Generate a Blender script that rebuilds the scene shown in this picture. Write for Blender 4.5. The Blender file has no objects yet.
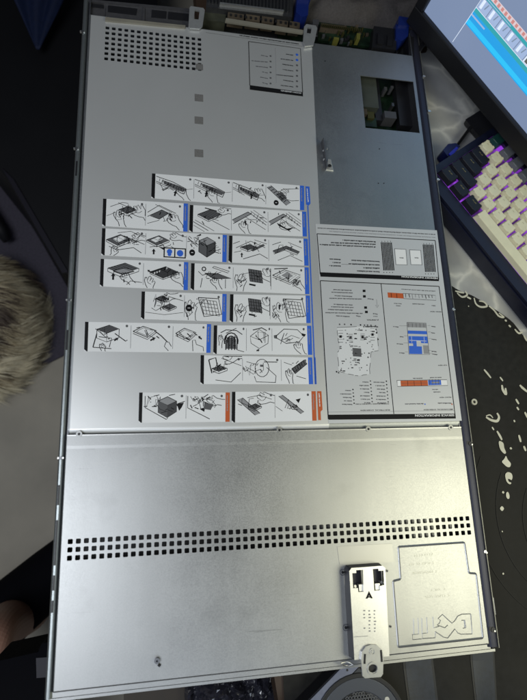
import bpy, bmesh, math, random
import numpy as np
from mathutils import Vector, Matrix, noise
random.seed(7)
sc = bpy.context.scene
Z0 = 0.79                      # height of the server's top cover above the floor (metres)
# ------------------------------------------------------------------ camera
ROT = np.array([[0.9810383147213536, -0.009782385427365065, -0.19356686179208693],
                [-0.03784941089647777, 0.9698261639736999, -0.2408415117184901],
                [0.19008221153878657, 0.2436011424591611, 0.9510663679518456]])
CAM = np.array([0.09180431, 0.17745042, 0.54977812 + Z0])
FPX = 520.0
cd = bpy.data.cameras.new('camera'); cam = bpy.data.objects.new('camera', cd)
sc.collection.objects.link(cam); sc.camera = cam
M4 = Matrix([list(ROT[i]) + [CAM[i]] for i in range(3)] + [[0, 0, 0, 1]])
cam.matrix_world = M4
cd.sensor_fit = 'VERTICAL'; cd.sensor_height = 36; cd.sensor_width = 27.1
cd.lens = 36 * FPX / 700; cd.clip_start = 0.02; cd.clip_end = 50
cd.dof.use_dof = True; cd.dof.focus_distance = 0.60; cd.dof.aperture_fstop = 6.5
# ------------------------------------------------------------------ world (dim room)
w = bpy.data.worlds.new('World'); sc.world = w; w.use_nodes = True
bg = w.node_tree.nodes['Background']; bg.inputs[0].default_value = (0.62, 0.74, 1.0, 1); bg.inputs[1].default_value = 0.035
# ------------------------------------------------------------------ lamps
def area(name, loc, target, size, power, col):
    l = bpy.data.lights.new(name, 'AREA'); l.shape = 'DISK'; l.size = size; l.energy = power; l.color = col
    o = bpy.data.objects.new(name, l); sc.collection.objects.link(o); o.location = loc
    o.rotation_euler = (Vector(target) - Vector(loc)).to_track_quat('-Z', 'Y').to_euler()
    return o
area('desk_lamp', (0.80, 0.03, Z0 + 0.66), (0.36, 0.14, Z0), 0.50, 3.4, (1.0, 0.98, 0.74))
area('room_light', (-0.46, 0.02, Z0 + 1.05), (-0.05, 0.2, Z0 - .2), 0.75, 9.0, (0.88, 0.93, 1.0))
area('front_light', (0.16, -0.66, Z0 + 0.95), (0.1, 0.15, Z0), 0.55, 1.7, (0.76, 0.86, 1.0))
# ------------------------------------------------------------------ exposure
sc.view_settings.view_transform = 'Standard'; sc.view_settings.look = 'None'
sc.view_settings.exposure = 0.0; sc.view_settings.gamma = 1.0

# ================================================================== helpers
def at(x, y, z=0.0):
    """point of the horizontal plane z (relative to the cover) seen at photo position x, y"""
    d = ROT @ np.array([(x - 263.5) / FPX, -(y - 350) / FPX, -1.0])
    t = (z + Z0 - CAM[2]) / d[2]
    p = CAM + t * d
    return Vector((p[0], p[1], z + Z0))

def link(o): sc.collection.objects.link(o)

def tag(o, label=None, cat=None, group=None, kind=None):
    if label: o['label'] = label
    if cat: o['category'] = cat
    if group: o['group'] = group
    if kind: o['kind'] = kind
    return o

ORIG = {}
def thing(name, label, cat, loc, group=None):
    o = bpy.data.objects.new(name, None); o.empty_display_size = 0.02; link(o)
    o.location = loc; ORIG[o.name] = Vector(loc)
    return tag(o, label, cat, group)

class MB:
    def __init__(s): s.v = []; s.f = []; s.m = []; s.sm = []
    def add(s, vs, fs, m=0, smooth=False):
        b = len(s.v); s.v += [tuple(v) for v in vs]
        for f in fs: s.f.append([b + i for i in f]); s.m.append(m); s.sm.append(smooth)
        return s
    def poly(s, pts, m=0): return s.add(pts, [list(range(len(pts)))], m)
    def prism(s, pts, z0, z1, m=0, mtop=None):
        """pts: xy outline; z0<z1 absolute"""
        n = len(pts)
        ar = sum(pts[i][0] * pts[(i + 1) % n][1] - pts[(i + 1) % n][0] * pts[i][1] for i in range(n))
        if ar < 0: pts = list(reversed(pts))
        vs = [(p[0], p[1], z0) for p in pts] + [(p[0], p[1], z1) for p in pts]
        s.add(vs, [list(reversed(range(n)))] + [[i, (i + 1) % n, n + (i + 1) % n, n + i] for i in range(n)], m)
        s.add(vs[n:], [list(range(n))], m if mtop is None else mtop)
        return s
    def box(s, x0, x1, y0, y1, z0, z1, m=0): return s.prism([(x0, y0), (x1, y0), (x1, y1), (x0, y1)], z0, z1, m)
    def tube(s, path, r, m=0, n=10, cap=True):
        path = [Vector(p) for p in path]; k = len(path); vs = []
        rs = r if isinstance(r, (list, tuple)) else [r] * k
        for i, p in enumerate(path):
            d = (path[min(i + 1, k - 1)] - path[max(i - 1, 0)]).normalized()
            up = Vector((0, 0, 1)) if abs(d.z) < .9 else Vector((1, 0, 0))
            a = d.cross(up).normalized(); b = d.cross(a)
            for j in range(n):
                t = 2 * math.pi * j / n; vs.append(p + (a * math.cos(t) + b * math.sin(t)) * rs[i])
        fs = [[i * n + j, i * n + (j + 1) % n, (i + 1) * n + (j + 1) % n, (i + 1) * n + j] for i in range(k - 1) for j in range(n)]
        if cap: fs += [list(range(n)), list(reversed(range((k - 1) * n, k * n)))]
        return s.add(vs, fs, m, True)
    def disc(s, c, r, z0, z1, m=0, n=20):
        return s.prism([(c[0] + r * math.cos(2 * math.pi * i / n), c[1] + r * math.sin(2 * math.pi * i / n)) for i in range(n)], z0, z1, m)
    def ring(s, c, r0, r1, z0, z1, m=0, n=28, a0=0, a1=2 * math.pi):
        full = abs(a1 - a0 - 2 * math.pi) < 1e-6
        k = n if full else n + 1; vs = []
        for i in range(k):
            t = a0 + (a1 - a0) * i / n; cx, cy = math.cos(t), math.sin(t)
            vs += [(c[0] + r0 * cx, c[1] + r0 * cy, z0), (c[0] + r1 * cx, c[1] + r1 * cy, z0), (c[0] + r1 * cx, c[1] + r1 * cy, z1), (c[0] + r0 * cx, c[1] + r0 * cy, z1)]
        fs = []
        for i in range(n):
            j = (i + 1) % k
            for q in range(4): fs.append([i * 4 + q, i * 4 + (q + 1) % 4, j * 4 + (q + 1) % 4, j * 4 + q])
        return s.add(vs, fs, m)
    def ribbon(s, pts, wd, m=0, z=None):
        """flat drawn stroke, pts 3D in a horizontal plane"""
        P = [Vector(p) for p in pts]
        if z is not None:
            for p in P: p.z = z
        n = len(P); L = []; R = []
        for i in range(n):
            a = P[max(i - 1, 0)]; b = P[min(i + 1, n - 1)]; d = (b - a); d.z = 0
            if d.length < 1e-9: d = Vector((1, 0, 0))
            d.normalize(); q = Vector((-d.y, d.x, 0)) * (wd / 2 if not isinstance(wd, list) else wd[i] / 2)
            L.append(P[i] + q); R.append(P[i] - q)
        vs = L + R
        return s.add(vs, [[n + i, n + i + 1, i + 1, i] for i in range(n - 1)], m)
    def ridge(s, pts, wd, h, m=0):
        P = [Vector(p) for p in pts]; n = len(P); vs = []
        for i in range(n):
            a = P[max(i - 1, 0)]; b = P[min(i + 1, n - 1)]; d = (b - a); d.z = 0; d.normalize(); q = Vector((-d.y, d.x, 0)) * (wd / 2)
            vs += [P[i] + q, P[i] + Vector((0, 0, h)), P[i] - q]
        fs = []
        for i in range(n - 1):
            fs += [[i * 3, i * 3 + 1, i * 3 + 4, i * 3 + 3], [i * 3 + 1, i * 3 + 2, i * 3 + 5, i * 3 + 4]]
        return s.add(vs, fs, m)
    def build(s, name, mats, parent=None, bevel=0, seg=2, label=None):
        me = bpy.data.meshes.new(name)
        off = ORIG.get(parent.name, Vector((0, 0, 0))) if parent else Vector((0, 0, 0))
        me.from_pydata([(v[0] - off.x, v[1] - off.y, v[2] - off.z) for v in s.v], [], s.f)
        if not isinstance(mats, (list, tuple)): mats = [mats]
        for m in mats: me.materials.append(m)
        for p, mi, sm in zip(me.polygons, s.m, s.sm): p.material_index = mi; p.use_smooth = sm
        me.update()
        o = bpy.data.objects.new(name, me); link(o); ORIG[o.name] = off
        if parent: o.parent = parent
        if bevel:
            b = o.modifiers.new('bevel', 'BEVEL'); b.width = bevel; b.segments = seg; b.limit_method = 'ANGLE'; b.angle_limit = math.radians(35)
        if label: o['label'] = label
        return o

def mat(name, col, rough=.5, metal=0, nscale=0, namp=0, bump=0, emit=None, estr=0, spec=.5, coat=0, stretch=None, detail=4):
    m = bpy.data.materials.new(name); m.use_nodes = True; nt = m.node_tree; b = nt.nodes['Principled BSDF']
    b.inputs['Base Color'].default_value = (*col, 1); b.inputs['Roughness'].default_value = rough; b.inputs['Metallic'].default_value = metal
    b.inputs['Specular IOR Level'].default_value = spec; b.inputs['Coat Weight'].default_value = coat
    if emit: b.inputs['Emission Color'].default_value = (*emit, 1); b.inputs['Emission Strength'].default_value = estr
    if nscale:
        tc = nt.nodes.new('ShaderNodeTexCoord'); mp = nt.nodes.new('ShaderNodeMapping'); no = nt.nodes.new('ShaderNodeTexNoise')
        nt.links.new(tc.outputs['Object'], mp.inputs[0]); nt.links.new(mp.outputs[0], no.inputs[0])
        if stretch: mp.inputs['Scale'].default_value = stretch
        no.inputs['Scale'].default_value = nscale; no.inputs['Detail'].default_value = detail
        if namp:
            cr = nt.nodes.new('ShaderNodeMapRange'); cr.inputs[1].default_value = .3; cr.inputs[2].default_value = .7
            cr.inputs[3].default_value = 1 - namp; cr.inputs[4].default_value = 1 + namp
            mx = nt.nodes.new('ShaderNodeVectorMath'); mx.operation = 'SCALE'; mx.inputs[0].default_value = col
            nt.links.new(no.outputs[0], cr.inputs[0]); nt.links.new(cr.outputs[0], mx.inputs['Scale']); nt.links.new(mx.outputs[0], b.inputs['Base Color'])
            r2 = nt.nodes.new('ShaderNodeMapRange'); r2.inputs[3].default_value = rough * (1 - namp * .5); r2.inputs[4].default_value = rough * (1 + namp * .5)
            nt.links.new(no.outputs[0], r2.inputs[0]); nt.links.new(r2.outputs[0], b.inputs['Roughness'])
        if bump:
            bp = nt.nodes.new('ShaderNodeBump'); bp.inputs['Strength'].default_value = bump; bp.inputs['Distance'].default_value = .001
            nt.links.new(no.outputs[0], bp.inputs['Height']); nt.links.new(bp.outputs[0], b.inputs['Normal'])
    return m

def steel(name, col, rough, speck=.10, bump=.10, scratches=True):
    """zinc plated sheet steel: fine spangle, broad cloudiness, faint rolling marks, a few scratches and smudges"""
    m = bpy.data.materials.new(name); m.use_nodes = True; nt = m.node_tree; N = nt.nodes; K = nt.links
    b = N['Principled BSDF']; b.inputs['Metallic'].default_value = .88
    tc = N.new('ShaderNodeTexCoord')
    def noi(scale, detail, st=(1, 1, 1)):
        mp = N.new('ShaderNodeMapping'); mp.inputs['Scale'].default_value = st; K.new(tc.outputs['Object'], mp.inputs[0])
        n = N.new('ShaderNodeTexNoise'); n.inputs['Scale'].default_value = scale; n.inputs['Detail'].default_value = detail; K.new(mp.outputs[0], n.inputs[0]); return n.outputs[0]
    def rng(src, lo, hi, a=.3, c=.7):
        r = N.new('ShaderNodeMapRange'); r.inputs[1].default_value = a; r.inputs[2].default_value = c; r.inputs[3].default_value = lo; r.inputs[4].default_value = hi
        K.new(src, r.inputs[0]); return r.outputs[0]
    def mul(a, c):
        q = N.new('ShaderNodeMath'); q.operation = 'MULTIPLY'; K.new(a, q.inputs[0]); K.new(c, q.inputs[1]); return q.outputs[0]
    fine = noi(900, 2); cloud = noi(9, 4); roll = noi(60, 3, (1, .03, 1)); smud = noi(26, 6)
    f = mul(mul(rng(fine, 1 - speck, 1 + speck), rng(cloud, .93, 1.06)), rng(roll, .975, 1.025))
    if scratches:
        mp = N.new('ShaderNodeMapping'); mp.inputs['Scale'].default_value = (3, 60, 1); mp.inputs['Rotation'].default_value = (0, 0, .5); K.new(tc.outputs['Object'], mp.inputs[0])
        v = N.new('ShaderNodeTexNoise'); v.inputs['Scale'].default_value = 6; v.inputs['Detail'].default_value = 8; K.new(mp.outputs[0], v.inputs[0])
        f = mul(f, rng(v.outputs[0], 1, .80, .70, .74))
        f = mul(f, rng(smud, 1.0, .93, .60, .70))
    vm = N.new('ShaderNodeVectorMath'); vm.operation = 'SCALE'; vm.inputs[0].default_value = col; K.new(f, vm.inputs['Scale'])
    K.new(vm.outputs[0], b.inputs['Base Color'])
    K.new(mul(rng(cloud, rough * .93, rough * 1.07), rng(fine, .9, 1.1)), b.inputs['Roughness'])
    bp = N.new('ShaderNodeBump'); bp.inputs['Strength'].default_value = bump; bp.inputs['Distance'].default_value = .0005
    K.new(fine, bp.inputs['Height']); K.new(bp.outputs[0], b.inputs['Normal'])
    return m

def text_polys(s, bold=True):
    cu = bpy.data.curves.new('t', 'FONT'); cu.body = s; cu.size = 1.0; cu.resolution_u = 2
    if bold: cu.offset = .02
    o = bpy.data.objects.new('t', cu); link(o); dg = bpy.context.evaluated_depsgraph_get(); dg.update()
    me = bpy.data.meshes.new_from_object(o.evaluated_get(dg))
    vs = [v.co.copy() for v in me.vertices]; fs = [list(p.vertices) for p in me.polygons]
    bpy.data.objects.remove(o); bpy.data.curves.remove(cu); bpy.data.meshes.remove(me)
    return vs, fs

def put_text(mb, s, p0, p1, h, z, m=0, bold=True):
    """text from p0 (start of baseline) to p1 (end), in the plane z; h = cap height in metres"""
    vs, fs = text_polys(s, bold); wd = max(v.x for v in vs)
    d = (p1 - p0); d.z = 0; L = d.length; d.normalize(); n = Vector((-d.y, d.x, 0))
    out = [p0 + d * (v.x / wd * L) + n * (v.y / .70 * h) for v in vs]
    mb.add([(q.x, q.y, z) for q in out], fs, m)

# ================================================================== materials
STEEL = steel('zinc_steel', (.43, .435, .43), .43, .05, .05)
STEEL_B = steel('zinc_steel_rear', (.37, .385, .39), .46, .05)
STEEL_D = steel('dark_steel', (.20, .205, .22), .42, .08)
STEEL_L = steel('latch_steel', (.74, .74, .72), .36, .04, .05, False)
RAIL_R = mat('rail_steel', (.036, .038, .058), .42, .5, 300, .06)
RAIL_L = mat('rail_steel_light', (.34, .37, .37), .38, .85, 300, .06)
FILM = mat('label_film', (.72, .725, .715), .40, .60, 8, .03, 0)
PAPER = mat('white_print', (.74, .745, .75), .42, 0, 6, .03)
PAPER2 = mat('label_paper', (.57, .58, .59), .38, .15, 6, .03)
INK = mat('black_ink', (.010, .010, .011), .5, spec=.15)
GREYINK = mat('grey_ink', (.10, .10, .105), .5, spec=.2)
LGREY = mat('light_grey_ink', (.27, .27, .28), .45)
BLUE = mat('blue_ink', (.035, .13, .60), .4)
ORANGE = mat('orange_ink', (.50, .10, .025), .4)
WHITE = mat('white_ink', (.8, .8, .8), .4)
BLACKP = mat('black_plastic', (.012, .012, .014), .45, 0, 40, .1)
BLACKM = mat('black_metal', (.02, .02, .024), .4, .4, 60, .1)
PCB = mat('green_circuit_board', (.007, .020, .009), .45, 0, 90, .5)
CREAM = mat('cream_plastic', (.22, .205, .165), .55, 0, 60, .1)
TAN = mat('tan_card', (.075, .056, .036), .7, 0, 60, .25)
GOLD = mat('brass', (.08, .075, .025), .5, .6)
BLUEP = mat('blue_plastic', (.008, .02, .14), .3)
GREYP = mat('grey_plastic', (.055, .055, .06), .5, 0, 50, .1)
MID = mat('shield_metal', (.11, .112, .115), .4, .8, 200, .08)

# ================================================================== the room: floor, table
floor_m = mat('floor_concrete', (.44, .40, .32), .62, 0, 7, .16, .3, detail=8)
MB().poly([(-3, -2.5, 0), (3, -2.5, 0), (3, 4, 0), (-3, 4, 0)]).build('floor', floor_m)['kind'] = 'structure'
wall_m = mat('dark_wall', (.03, .03, .035), .8, 0, 5, .1)
MB().box(-3, 3, 3.2, 3.3, 0, 2.6).build('back_wall', wall_m)['kind'] = 'structure'

D = -.047                        # table top relative to the cover
tb = thing('table', 'dark wooden table under the black and marbled tablecloth', 'table', (0.9, .6, 0))
edge = [at(283, 730, D - .004), at(255, 560, D - .004), at(220, 250, D - .004), at(190, -60, D - .004)]
outl = [(p.x, p.y) for p in edge] + [(1.7, 1.15), (1.7, -.30), (edge[0].x, -.30)]
WOOD = mat('dark_wood', (.05, .03, .018), .5, 0, 14, .3, 0, stretch=(1, .1, 1))
MB().prism(outl, Z0 + D - .034, Z0 + D - .004).build('table_top', WOOD, tb, .003)
for (x, y) in ((.30, -.22), (1.62, -.22), (1.62, 1.05), (.26, 1.0)):
    MB().box(x - .03, x + .03, y - .03, y + .03, 0, Z0 + D - .034).build('leg', WOOD, tb, .003)

# tablecloth: gently wavy sheet, printed black field with pale ornaments, marbled remainder
def cloth_z(x, y):
    v = .0016 * noise.noise(Vector((x * 7, y * 3, 1)))
    k = min(1, max(0, (-y - .03) / .06))              # folds in front of the server
    v += k * .0045 * (1 + math.sin(x * 2 * math.pi / .085 + 2.0 + 3 * y))
    k2 = min(1, max(0, (y - .74) / .06))
    v += k2 * .012 * noise.noise(Vector((x * 14 + y * 5, y * 9, 4)))
    return Z0 + D - .0015 + v
marble_m = bpy.data.materials.new('marbled_print'); marble_m.use_nodes = True
nt = marble_m.node_tree; b = nt.nodes['Principled BSDF']; b.inputs['Roughness'].default_value = .5
tc = nt.nodes.new('ShaderNodeTexCoord'); n1 = nt.nodes.new('ShaderNodeTexNoise'); n1.inputs['Scale'].default_value = 6; n1.inputs['Detail'].default_value = 5
va = nt.nodes.new('ShaderNodeVectorMath'); va.operation = 'SCALE'; va.inputs['Scale'].default_value = .13
vb = nt.nodes.new('ShaderNodeVectorMath'); vb.operation = 'ADD'
vo = nt.nodes.new('ShaderNodeTexVoronoi'); vo.feature = 'DISTANCE_TO_EDGE'; vo.inputs['Scale'].default_value = 14
nt.links.new(tc.outputs['Object'], n1.inputs[0]); nt.links.new(n1.outputs[1], va.inputs[0]); nt.links.new(va.outputs[0], vb.inputs[0]); nt.links.new(tc.outputs['Object'], vb.inputs[1]); nt.links.new(vb.outputs[0], vo.inputs['Vector'])
cr = nt.nodes.new('ShaderNodeValToRGB'); cr.color_ramp.elements[0].color = (.62, .61, .56, 1); cr.color_ramp.elements[1].color = (.30, .30, .30, 1); cr.color_ramp.elements[1].position = .28
e_ = cr.color_ramp.elements.new(.07); e_.color = (.42, .42, .40, 1)
nt.links.new(vo.outputs[0], cr.inputs[0]); nt.links.new(cr.outputs[0], b.inputs['Base Color'])
black_m = mat('black_print', (.014, .0135, .012), .62, 0, 120, .30, .05, spec=.22)
pale_m = mat('pale_print', (.60, .58, .46), .4, 0, 60, .08)

bound = [at(x, y, D) for x, y in [(120, 180), (250, 205), (380, 250), (440, 277), (457, 289), (463, 292), (472, 295), (481, 300), (489, 305), (497, 310), (506, 316), (513, 321), (520, 330), (527, 339), (545, 362), (580, 420), (640, 540)]]
def bound_y(x):
    for a, c in zip(bound, bound[1:]):
        if a.x <= x <= c.x: return a.y + (c.y - a.y) * (x - a.x) / (c.x - a.x)
    return bound[0].y if x < bound[0].x else bound[-1].y
cl = MB(); nx, ny = 170, 150
xs = [edge[0].x + .002 + (1.2 - edge[0].x) * i / nx for i in range(nx + 1)]
for side in (0, 1):
    vs = []
    for j in range(ny + 1):
        for i, x in enumerate(xs):
            yb = bound_y(x)
            y = (-.29 + (yb + .29) * j / ny) if side == 0 else (yb + (1.12 - yb) * j / ny)
            vs.append((x, y, cloth_z(x, y)))
    cl.add(vs, [[j * (nx + 1) + i, j * (nx + 1) + i + 1, (j + 1) * (nx + 1) + i + 1, (j + 1) * (nx + 1) + i] for j in range(ny) for i in range(nx)], side, True)
def blob(mb, pts, wd, m=2):
    """tapered printed brush stroke through photo points"""
    P = [at(x, y, D) for x, y in pts]; Q = []
    for i in range(len(P) - 1):
        a, b_, c_, d_ = P[max(i - 1, 0)], P[i], P[i + 1], P[min(i + 2, len(P) - 1)]
        for k in range(6):
            t = k / 6; Q.append(.5 * ((2 * b_) + (c_ - a) * t + (2 * a - 5 * b_ + 4 * c_ - d_) * t * t + (3 * b_ - a - 3 * c_ + d_) * t ** 3))
    Q.append(P[-1]); n = len(Q)
    W = [wd * .001 * (.35 + .65 * math.sin(math.pi * (.12 + .76 * i / (n - 1)))) for i in range(n)]
    for q in Q: q.z = cloth_z(q.x, q.y) + .0009
    mb.ribbon(Q, W, m)
def spot(mb, pts, m=2):
    P = [at(x, y, D) for x, y in pts]; n = len(P); Q = []
    for i in range(n):
        a, b_, c_, d_ = P[i - 1], P[i], P[(i + 1) % n], P[(i + 2) % n]
        for k in range(4):
            t = k / 4; Q.append(.5 * ((2 * b_) + (c_ - a) * t + (2 * a - 5 * b_ + 4 * c_ - d_) * t * t + (3 * b_ - a - 3 * c_ + d_) * t ** 3))
    ar = sum(Q[i].x * Q[(i + 1) % len(Q)].y - Q[(i + 1) % len(Q)].x * Q[i].y for i in range(len(Q)))
    if ar < 0: Q = Q[::-1]
    mb.poly([(q.x, q.y, cloth_z(q.x, q.y) + .0011) for q in Q], m)
def zp(*v): return [(470 + v[i] / 8.76, 440 + v[i + 1] / 8.76) for i in range(0, len(v), 2)]
# scalloped border scrolls
sc_r = [[(457, 293), (462, 297), (467, 295), (465, 291)], [(474, 298), (476, 304), (481, 307), (487, 306), (484, 302), (479, 301)], [(489, 306), (494, 310), (499, 316), (504, 317), (499, 313)],
        [(505, 320), (507, 321)], [(509, 325), (511, 327)], [(515, 329), (519, 333), (523, 332)], [(524, 335), (527, 340), (531, 342)], [(534, 350), (539, 356), (544, 356)], [(455, 291), (459, 292), (464, 293)], [(467, 297), (471, 299)]]
for s_ in sc_r: blob(cl, s_, 2.6)
orn = [([(484, 369.5), (487, 373), (491, 378)], 2.6), ([(500, 377), (503, 381)], 2.2), ([(502, 385), (503, 390), (506, 394), (505.5, 388)], 3.6), ([(520, 385), (523, 388), (528, 392)], 3.4),
       ([(486, 417), (491, 420), (497, 421), (499, 417), (497, 413)], 3.4), ([(486, 416), (490, 415), (493, 418)], 1.6),
       ([(492, 427), (494, 430)], 2.0), ([(497, 431), (500, 436), (502, 440)], 3.0),
       ([(516, 399), (519, 404)], 2.8), ([(517, 407), (519, 410)], 2.6), ([(514, 420), (515, 422)], 2.4), ([(525, 412), (528, 418)], 3), ([(519, 435), (521, 442)], 3), ([(524, 446), (526, 451)], 3),
       ([(511, 448), (512, 449)], 1.6), ([(503, 573), (504, 574.5)], 2.2), ([(502, 531), (503, 532)], 1.4), ([(468, 306), (469, 306.5)], 1.4)]
for s_, q in orn: blob(cl, s_, q)
for v in ((255, 10, 290, 25, 300, 70, 315, 110, 300, 120, 270, 90, 255, 50), (315, 140, 330, 170, 357, 205, 350, 235, 325, 235, 300, 215, 280, 190, 300, 165),
          (310, 300, 330, 282, 360, 290, 373, 320, 365, 350, 348, 343, 332, 342, 342, 365, 362, 375, 350, 388, 325, 370, 312, 335), (318, 465, 332, 455, 345, 480, 345, 510, 330, 515, 318, 495),
          (280, 580, 298, 600, 282, 622, 263, 600), (290, 447, 301, 459, 292, 469, 280, 458), (357, 62, 367, 72, 358, 83, 347, 72)):
    spot(cl, zp(*v))
c = at(474, 402, D); cl.ring(c, .0019, .0040, Z0 + D - .001, Z0 + D + .0012, 2, 20)
for (xa, ya, xb, yb, wd) in ((418, 655, 424, 712, .036), (482, 640, 486, 712, .030)):      # broad bluish stripes, tinted strips laid just above the cloth
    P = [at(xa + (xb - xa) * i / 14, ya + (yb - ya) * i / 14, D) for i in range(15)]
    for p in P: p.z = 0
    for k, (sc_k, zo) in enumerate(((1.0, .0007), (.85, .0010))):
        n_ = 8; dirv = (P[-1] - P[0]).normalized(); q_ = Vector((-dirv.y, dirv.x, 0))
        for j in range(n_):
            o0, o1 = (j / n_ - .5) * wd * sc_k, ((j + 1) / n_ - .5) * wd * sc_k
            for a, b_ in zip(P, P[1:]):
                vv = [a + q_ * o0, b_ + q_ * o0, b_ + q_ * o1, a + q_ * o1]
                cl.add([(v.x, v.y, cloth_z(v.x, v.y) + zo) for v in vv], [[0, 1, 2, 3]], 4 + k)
for k in range(60):      # more of the ornament field, off to the right of the frame
    x, y = random.uniform(532, 640), random.uniform(372, 640); a = random.uniform(.8, 1.6); l = random.uniform(2, 7)
    blob(cl, [(x, y), (x + l * math.cos(a) * .5 + 1, y + l * math.sin(a) * .5), (x + l * math.cos(a), y + l * math.sin(a))], random.uniform(2, 5))
# faint thin arcs pressed in the black field
arc_m = mat('worn_black_print', (.018, .0175, .016), .6, spec=.22)
for (cx, cy, r) in ((.60, .12, .105), (.615, .11, .085), (.60, .125, .135)):
    P = [Vector((cx + r * math.cos(t), cy + r * math.sin(t), 0)) for t in [2.6 + i * .12 for i in range(20)]]
    P = [p for p in P if p.x > .455]
    for p in P: p.z = cloth_z(p.x, p.y) + .0007
    if len(P) > 2: cl.ribbon(P, .0012, 3)
tag(cl.build('tablecloth', [black_m, marble_m, pale_m, arc_m, mat('bluish_stripe_edge', (.016, .0165, .018), .55, 0, 200, .2), mat('bluish_stripe', (.020, .025, .036), .5, 0, 200, .2)]), 'printed tablecloth with pale ornaments on black and a grey marbled border', 'tablecloth')

# ================================================================== server
W = .434; LEN = .7435; SEAM = .2276
sv = thing('rack_server', 'grey steel rack server lying flat with instruction labels on its cover', 'server', (W / 2, .38, Z0 + D))
T = Z0                      # top plane of the front cover
def holes_sheet(mb, x0, x1, y0, y1, z, hx, hy, hs, m=0, thick=.0012, cut=.28, skip=()):
    """sheet with a grid of rounded square holes at hx × hy (centres), hs = hole size, with hole walls"""
    p = .0036
    xe = sorted(set([x0, x1] + [c + s * p for c in hx for s in (-1, 1)])); ye = sorted(set([y0, y1] + [c + s * p for c in hy for s in (-1, 1)]))
    cell = set()
    for i, a in enumerate(hx):
        for j, c in enumerate(hy):
            if (i, j) not in skip: cell.add((round(a, 5), round(c, 5)))
    for i in range(len(xe) - 1):
        for j in range(len(ye) - 1):
            a0, a1, b0, b1 = xe[i], xe[i + 1], ye[j], ye[j + 1]
            cx, cy = (a0 + a1) / 2, (b0 + b1) / 2
            if (round(cx, 5), round(cy, 5)) in cell:
                h = hs / 2; k = h * (1 - cut)
                inn = [(k, -h), (h, -k), (h, k), (k, h), (-k, h), (-h, k), (-h, -k), (-k, -h)]
                o4 = [(a1, b0), (a1, b1), (a0, b1), (a0, b0)]
                I = [(cx + u, cy + v, z) for u, v in inn]; O = [(u, v, z) for u, v in o4]
                Ib = [(q[0], q[1], z - thick) for q in I]
                vs = I + O + Ib
                # inner idx 0..7, outer 8..11 (8: right-bottom, 9: right-top, 10: left-top, 11: left-bottom)
                fs = [[0, 8, 1], [1, 8, 9, 2], [2, 9, 3], [3, 9, 10, 4], [4, 10, 5], [5, 10, 11, 6], [6, 11, 7], [7, 11, 8, 0]]
                fs += [[(q + 1) % 8, q, 12 + q, 12 + (q + 1) % 8] for q in range(8)]
                mb.add(vs, [list(reversed(f)) if len(f) < 5 else f for f in fs], m)
            else:
                mb.poly([(a0, b0, z), (a1, b0, z), (a1, b1, z), (a0, b1, z)], m)

# chassis shell
ch = MB()
YB = .80
ch.box(.001, W - .001, .0, YB, Z0 + D + .0005, Z0 + D + .002)
ch.box(.0005, .0020, .0, .90, Z0 + D + .002, T - .0022)
ch.box(W - .0020, W - .0005, .0, .782, Z0 + D + .002, T - .0022)
ch.box(.002, W - .002, -.001, .0004, Z0 + D + .002, T - .0035)
ch.build('chassis', STEEL_D, sv)
# front lip below the cover edge: two thin folds
fl = MB(); fl.box(-.004, W + .004, -.0060, -.0012, Z0 + D + .002, T - .006); fl.box(-.005, W + .010, -.0095, -.0070, Z0 + D + .002, T - .0075)
fl.build('front_lip', [STEEL], sv, .0005)

# ---- front cover (perforated), raised step at the seam
fc = MB()
hx = [.0090 + i * (.4174 / 57) for i in range(58)]; hy = [.1120, .1194, .1268]
yS0, yS1 = SEAM - .0110, SEAM - .0004
holes_sheet(fc, .0012, W - .0012, .0012, yS0 - .0030, T, hx, hy, .0046)
fc.poly([(.0012, yS0 - .0030, T), (W - .0012, yS0 - .0030, T), (W - .0012, yS0, T + .00016), (.0012, yS0, T + .00016)])
fc.poly([(.0012, yS0, T + .00016), (W - .0012, yS0, T + .00016), (W - .0012, yS1, T + .00016), (.0012, yS1, T + .00016)])
fc.poly([(.0012, yS1, T + .00016), (W - .0012, yS1, T + .00016), (W - .0012, yS1 + .0004, T - .003), (.0012, yS1 + .0004, T - .003)])
for (xa, xb, sgn) in ((.0012, .0002, 0), (W - .0012, W - .0002, 1)):      # rolled side edges
    q = [(xa, .0012, T), (xa, yS0 - .0030, T), (xb, yS0 - .0030, T - .0012), (xb, .0012, T - .0012)]; q2 = [(xb, .0012, T - .0012), (xb, yS1, T - .0012), (xb, yS1, T - .004), (xb, .0012, T - .004)]
    fc.poly(q if sgn else q[::-1]); fc.poly(q2 if sgn else q2[::-1])
    fc.poly([(xa, yS0, T + .00016), (xa, yS1, T + .00016), (xb, yS1, T - .0012), (xb, yS0 - .0030, T - .0012), (xa, yS0 - .0030, T)])
fc.poly([(.0012, .0012, T), (W - .0012, .0012, T), (W - .0002, -.0002, T - .0012), (.0002, -.0002, T - .0012)])
fc.poly([(.0002, -.0002, T - .0012), (W - .0002, -.0002, T - .0012), (W - .0002, -.0002, T - .0048), (.0002, -.0002, T - .0048)])
fco = fc.build('front_cover', STEEL, sv)
m_ = MB(); m_.box(.0012, W - .0012, yS1 - .0008, yS1 + .0003, T + .00016, T + .0006); m_.build('cover_hem', STEEL_L, fco, .0002)
for x, y in ((79, 434), (279.5, 430), (368.5, 429), (451, 427.5)):
    c = at(x, y, .0012); s_ = MB(); s_.ring(c, .0013, .0030, T + .0006, T + .0011, 1, 20); s_.disc(c, .00125, T + .0006, T + .00085, 0, 12)
    s_.build('screw', [BLACKM, STEEL], fco)
c = at(157, 660); s_ = MB(); s_.ring(c, .0008, .0026, T + .0001, T + .0032, 0, 16); s_.disc(c, .0008, T + .0001, T + .001, 1, 10); s_.tube([(c.x + .001, c.y - .0035, T + .001), (c.x + .003, c.y - .0050, T + .0012)], .0012, 1)
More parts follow.
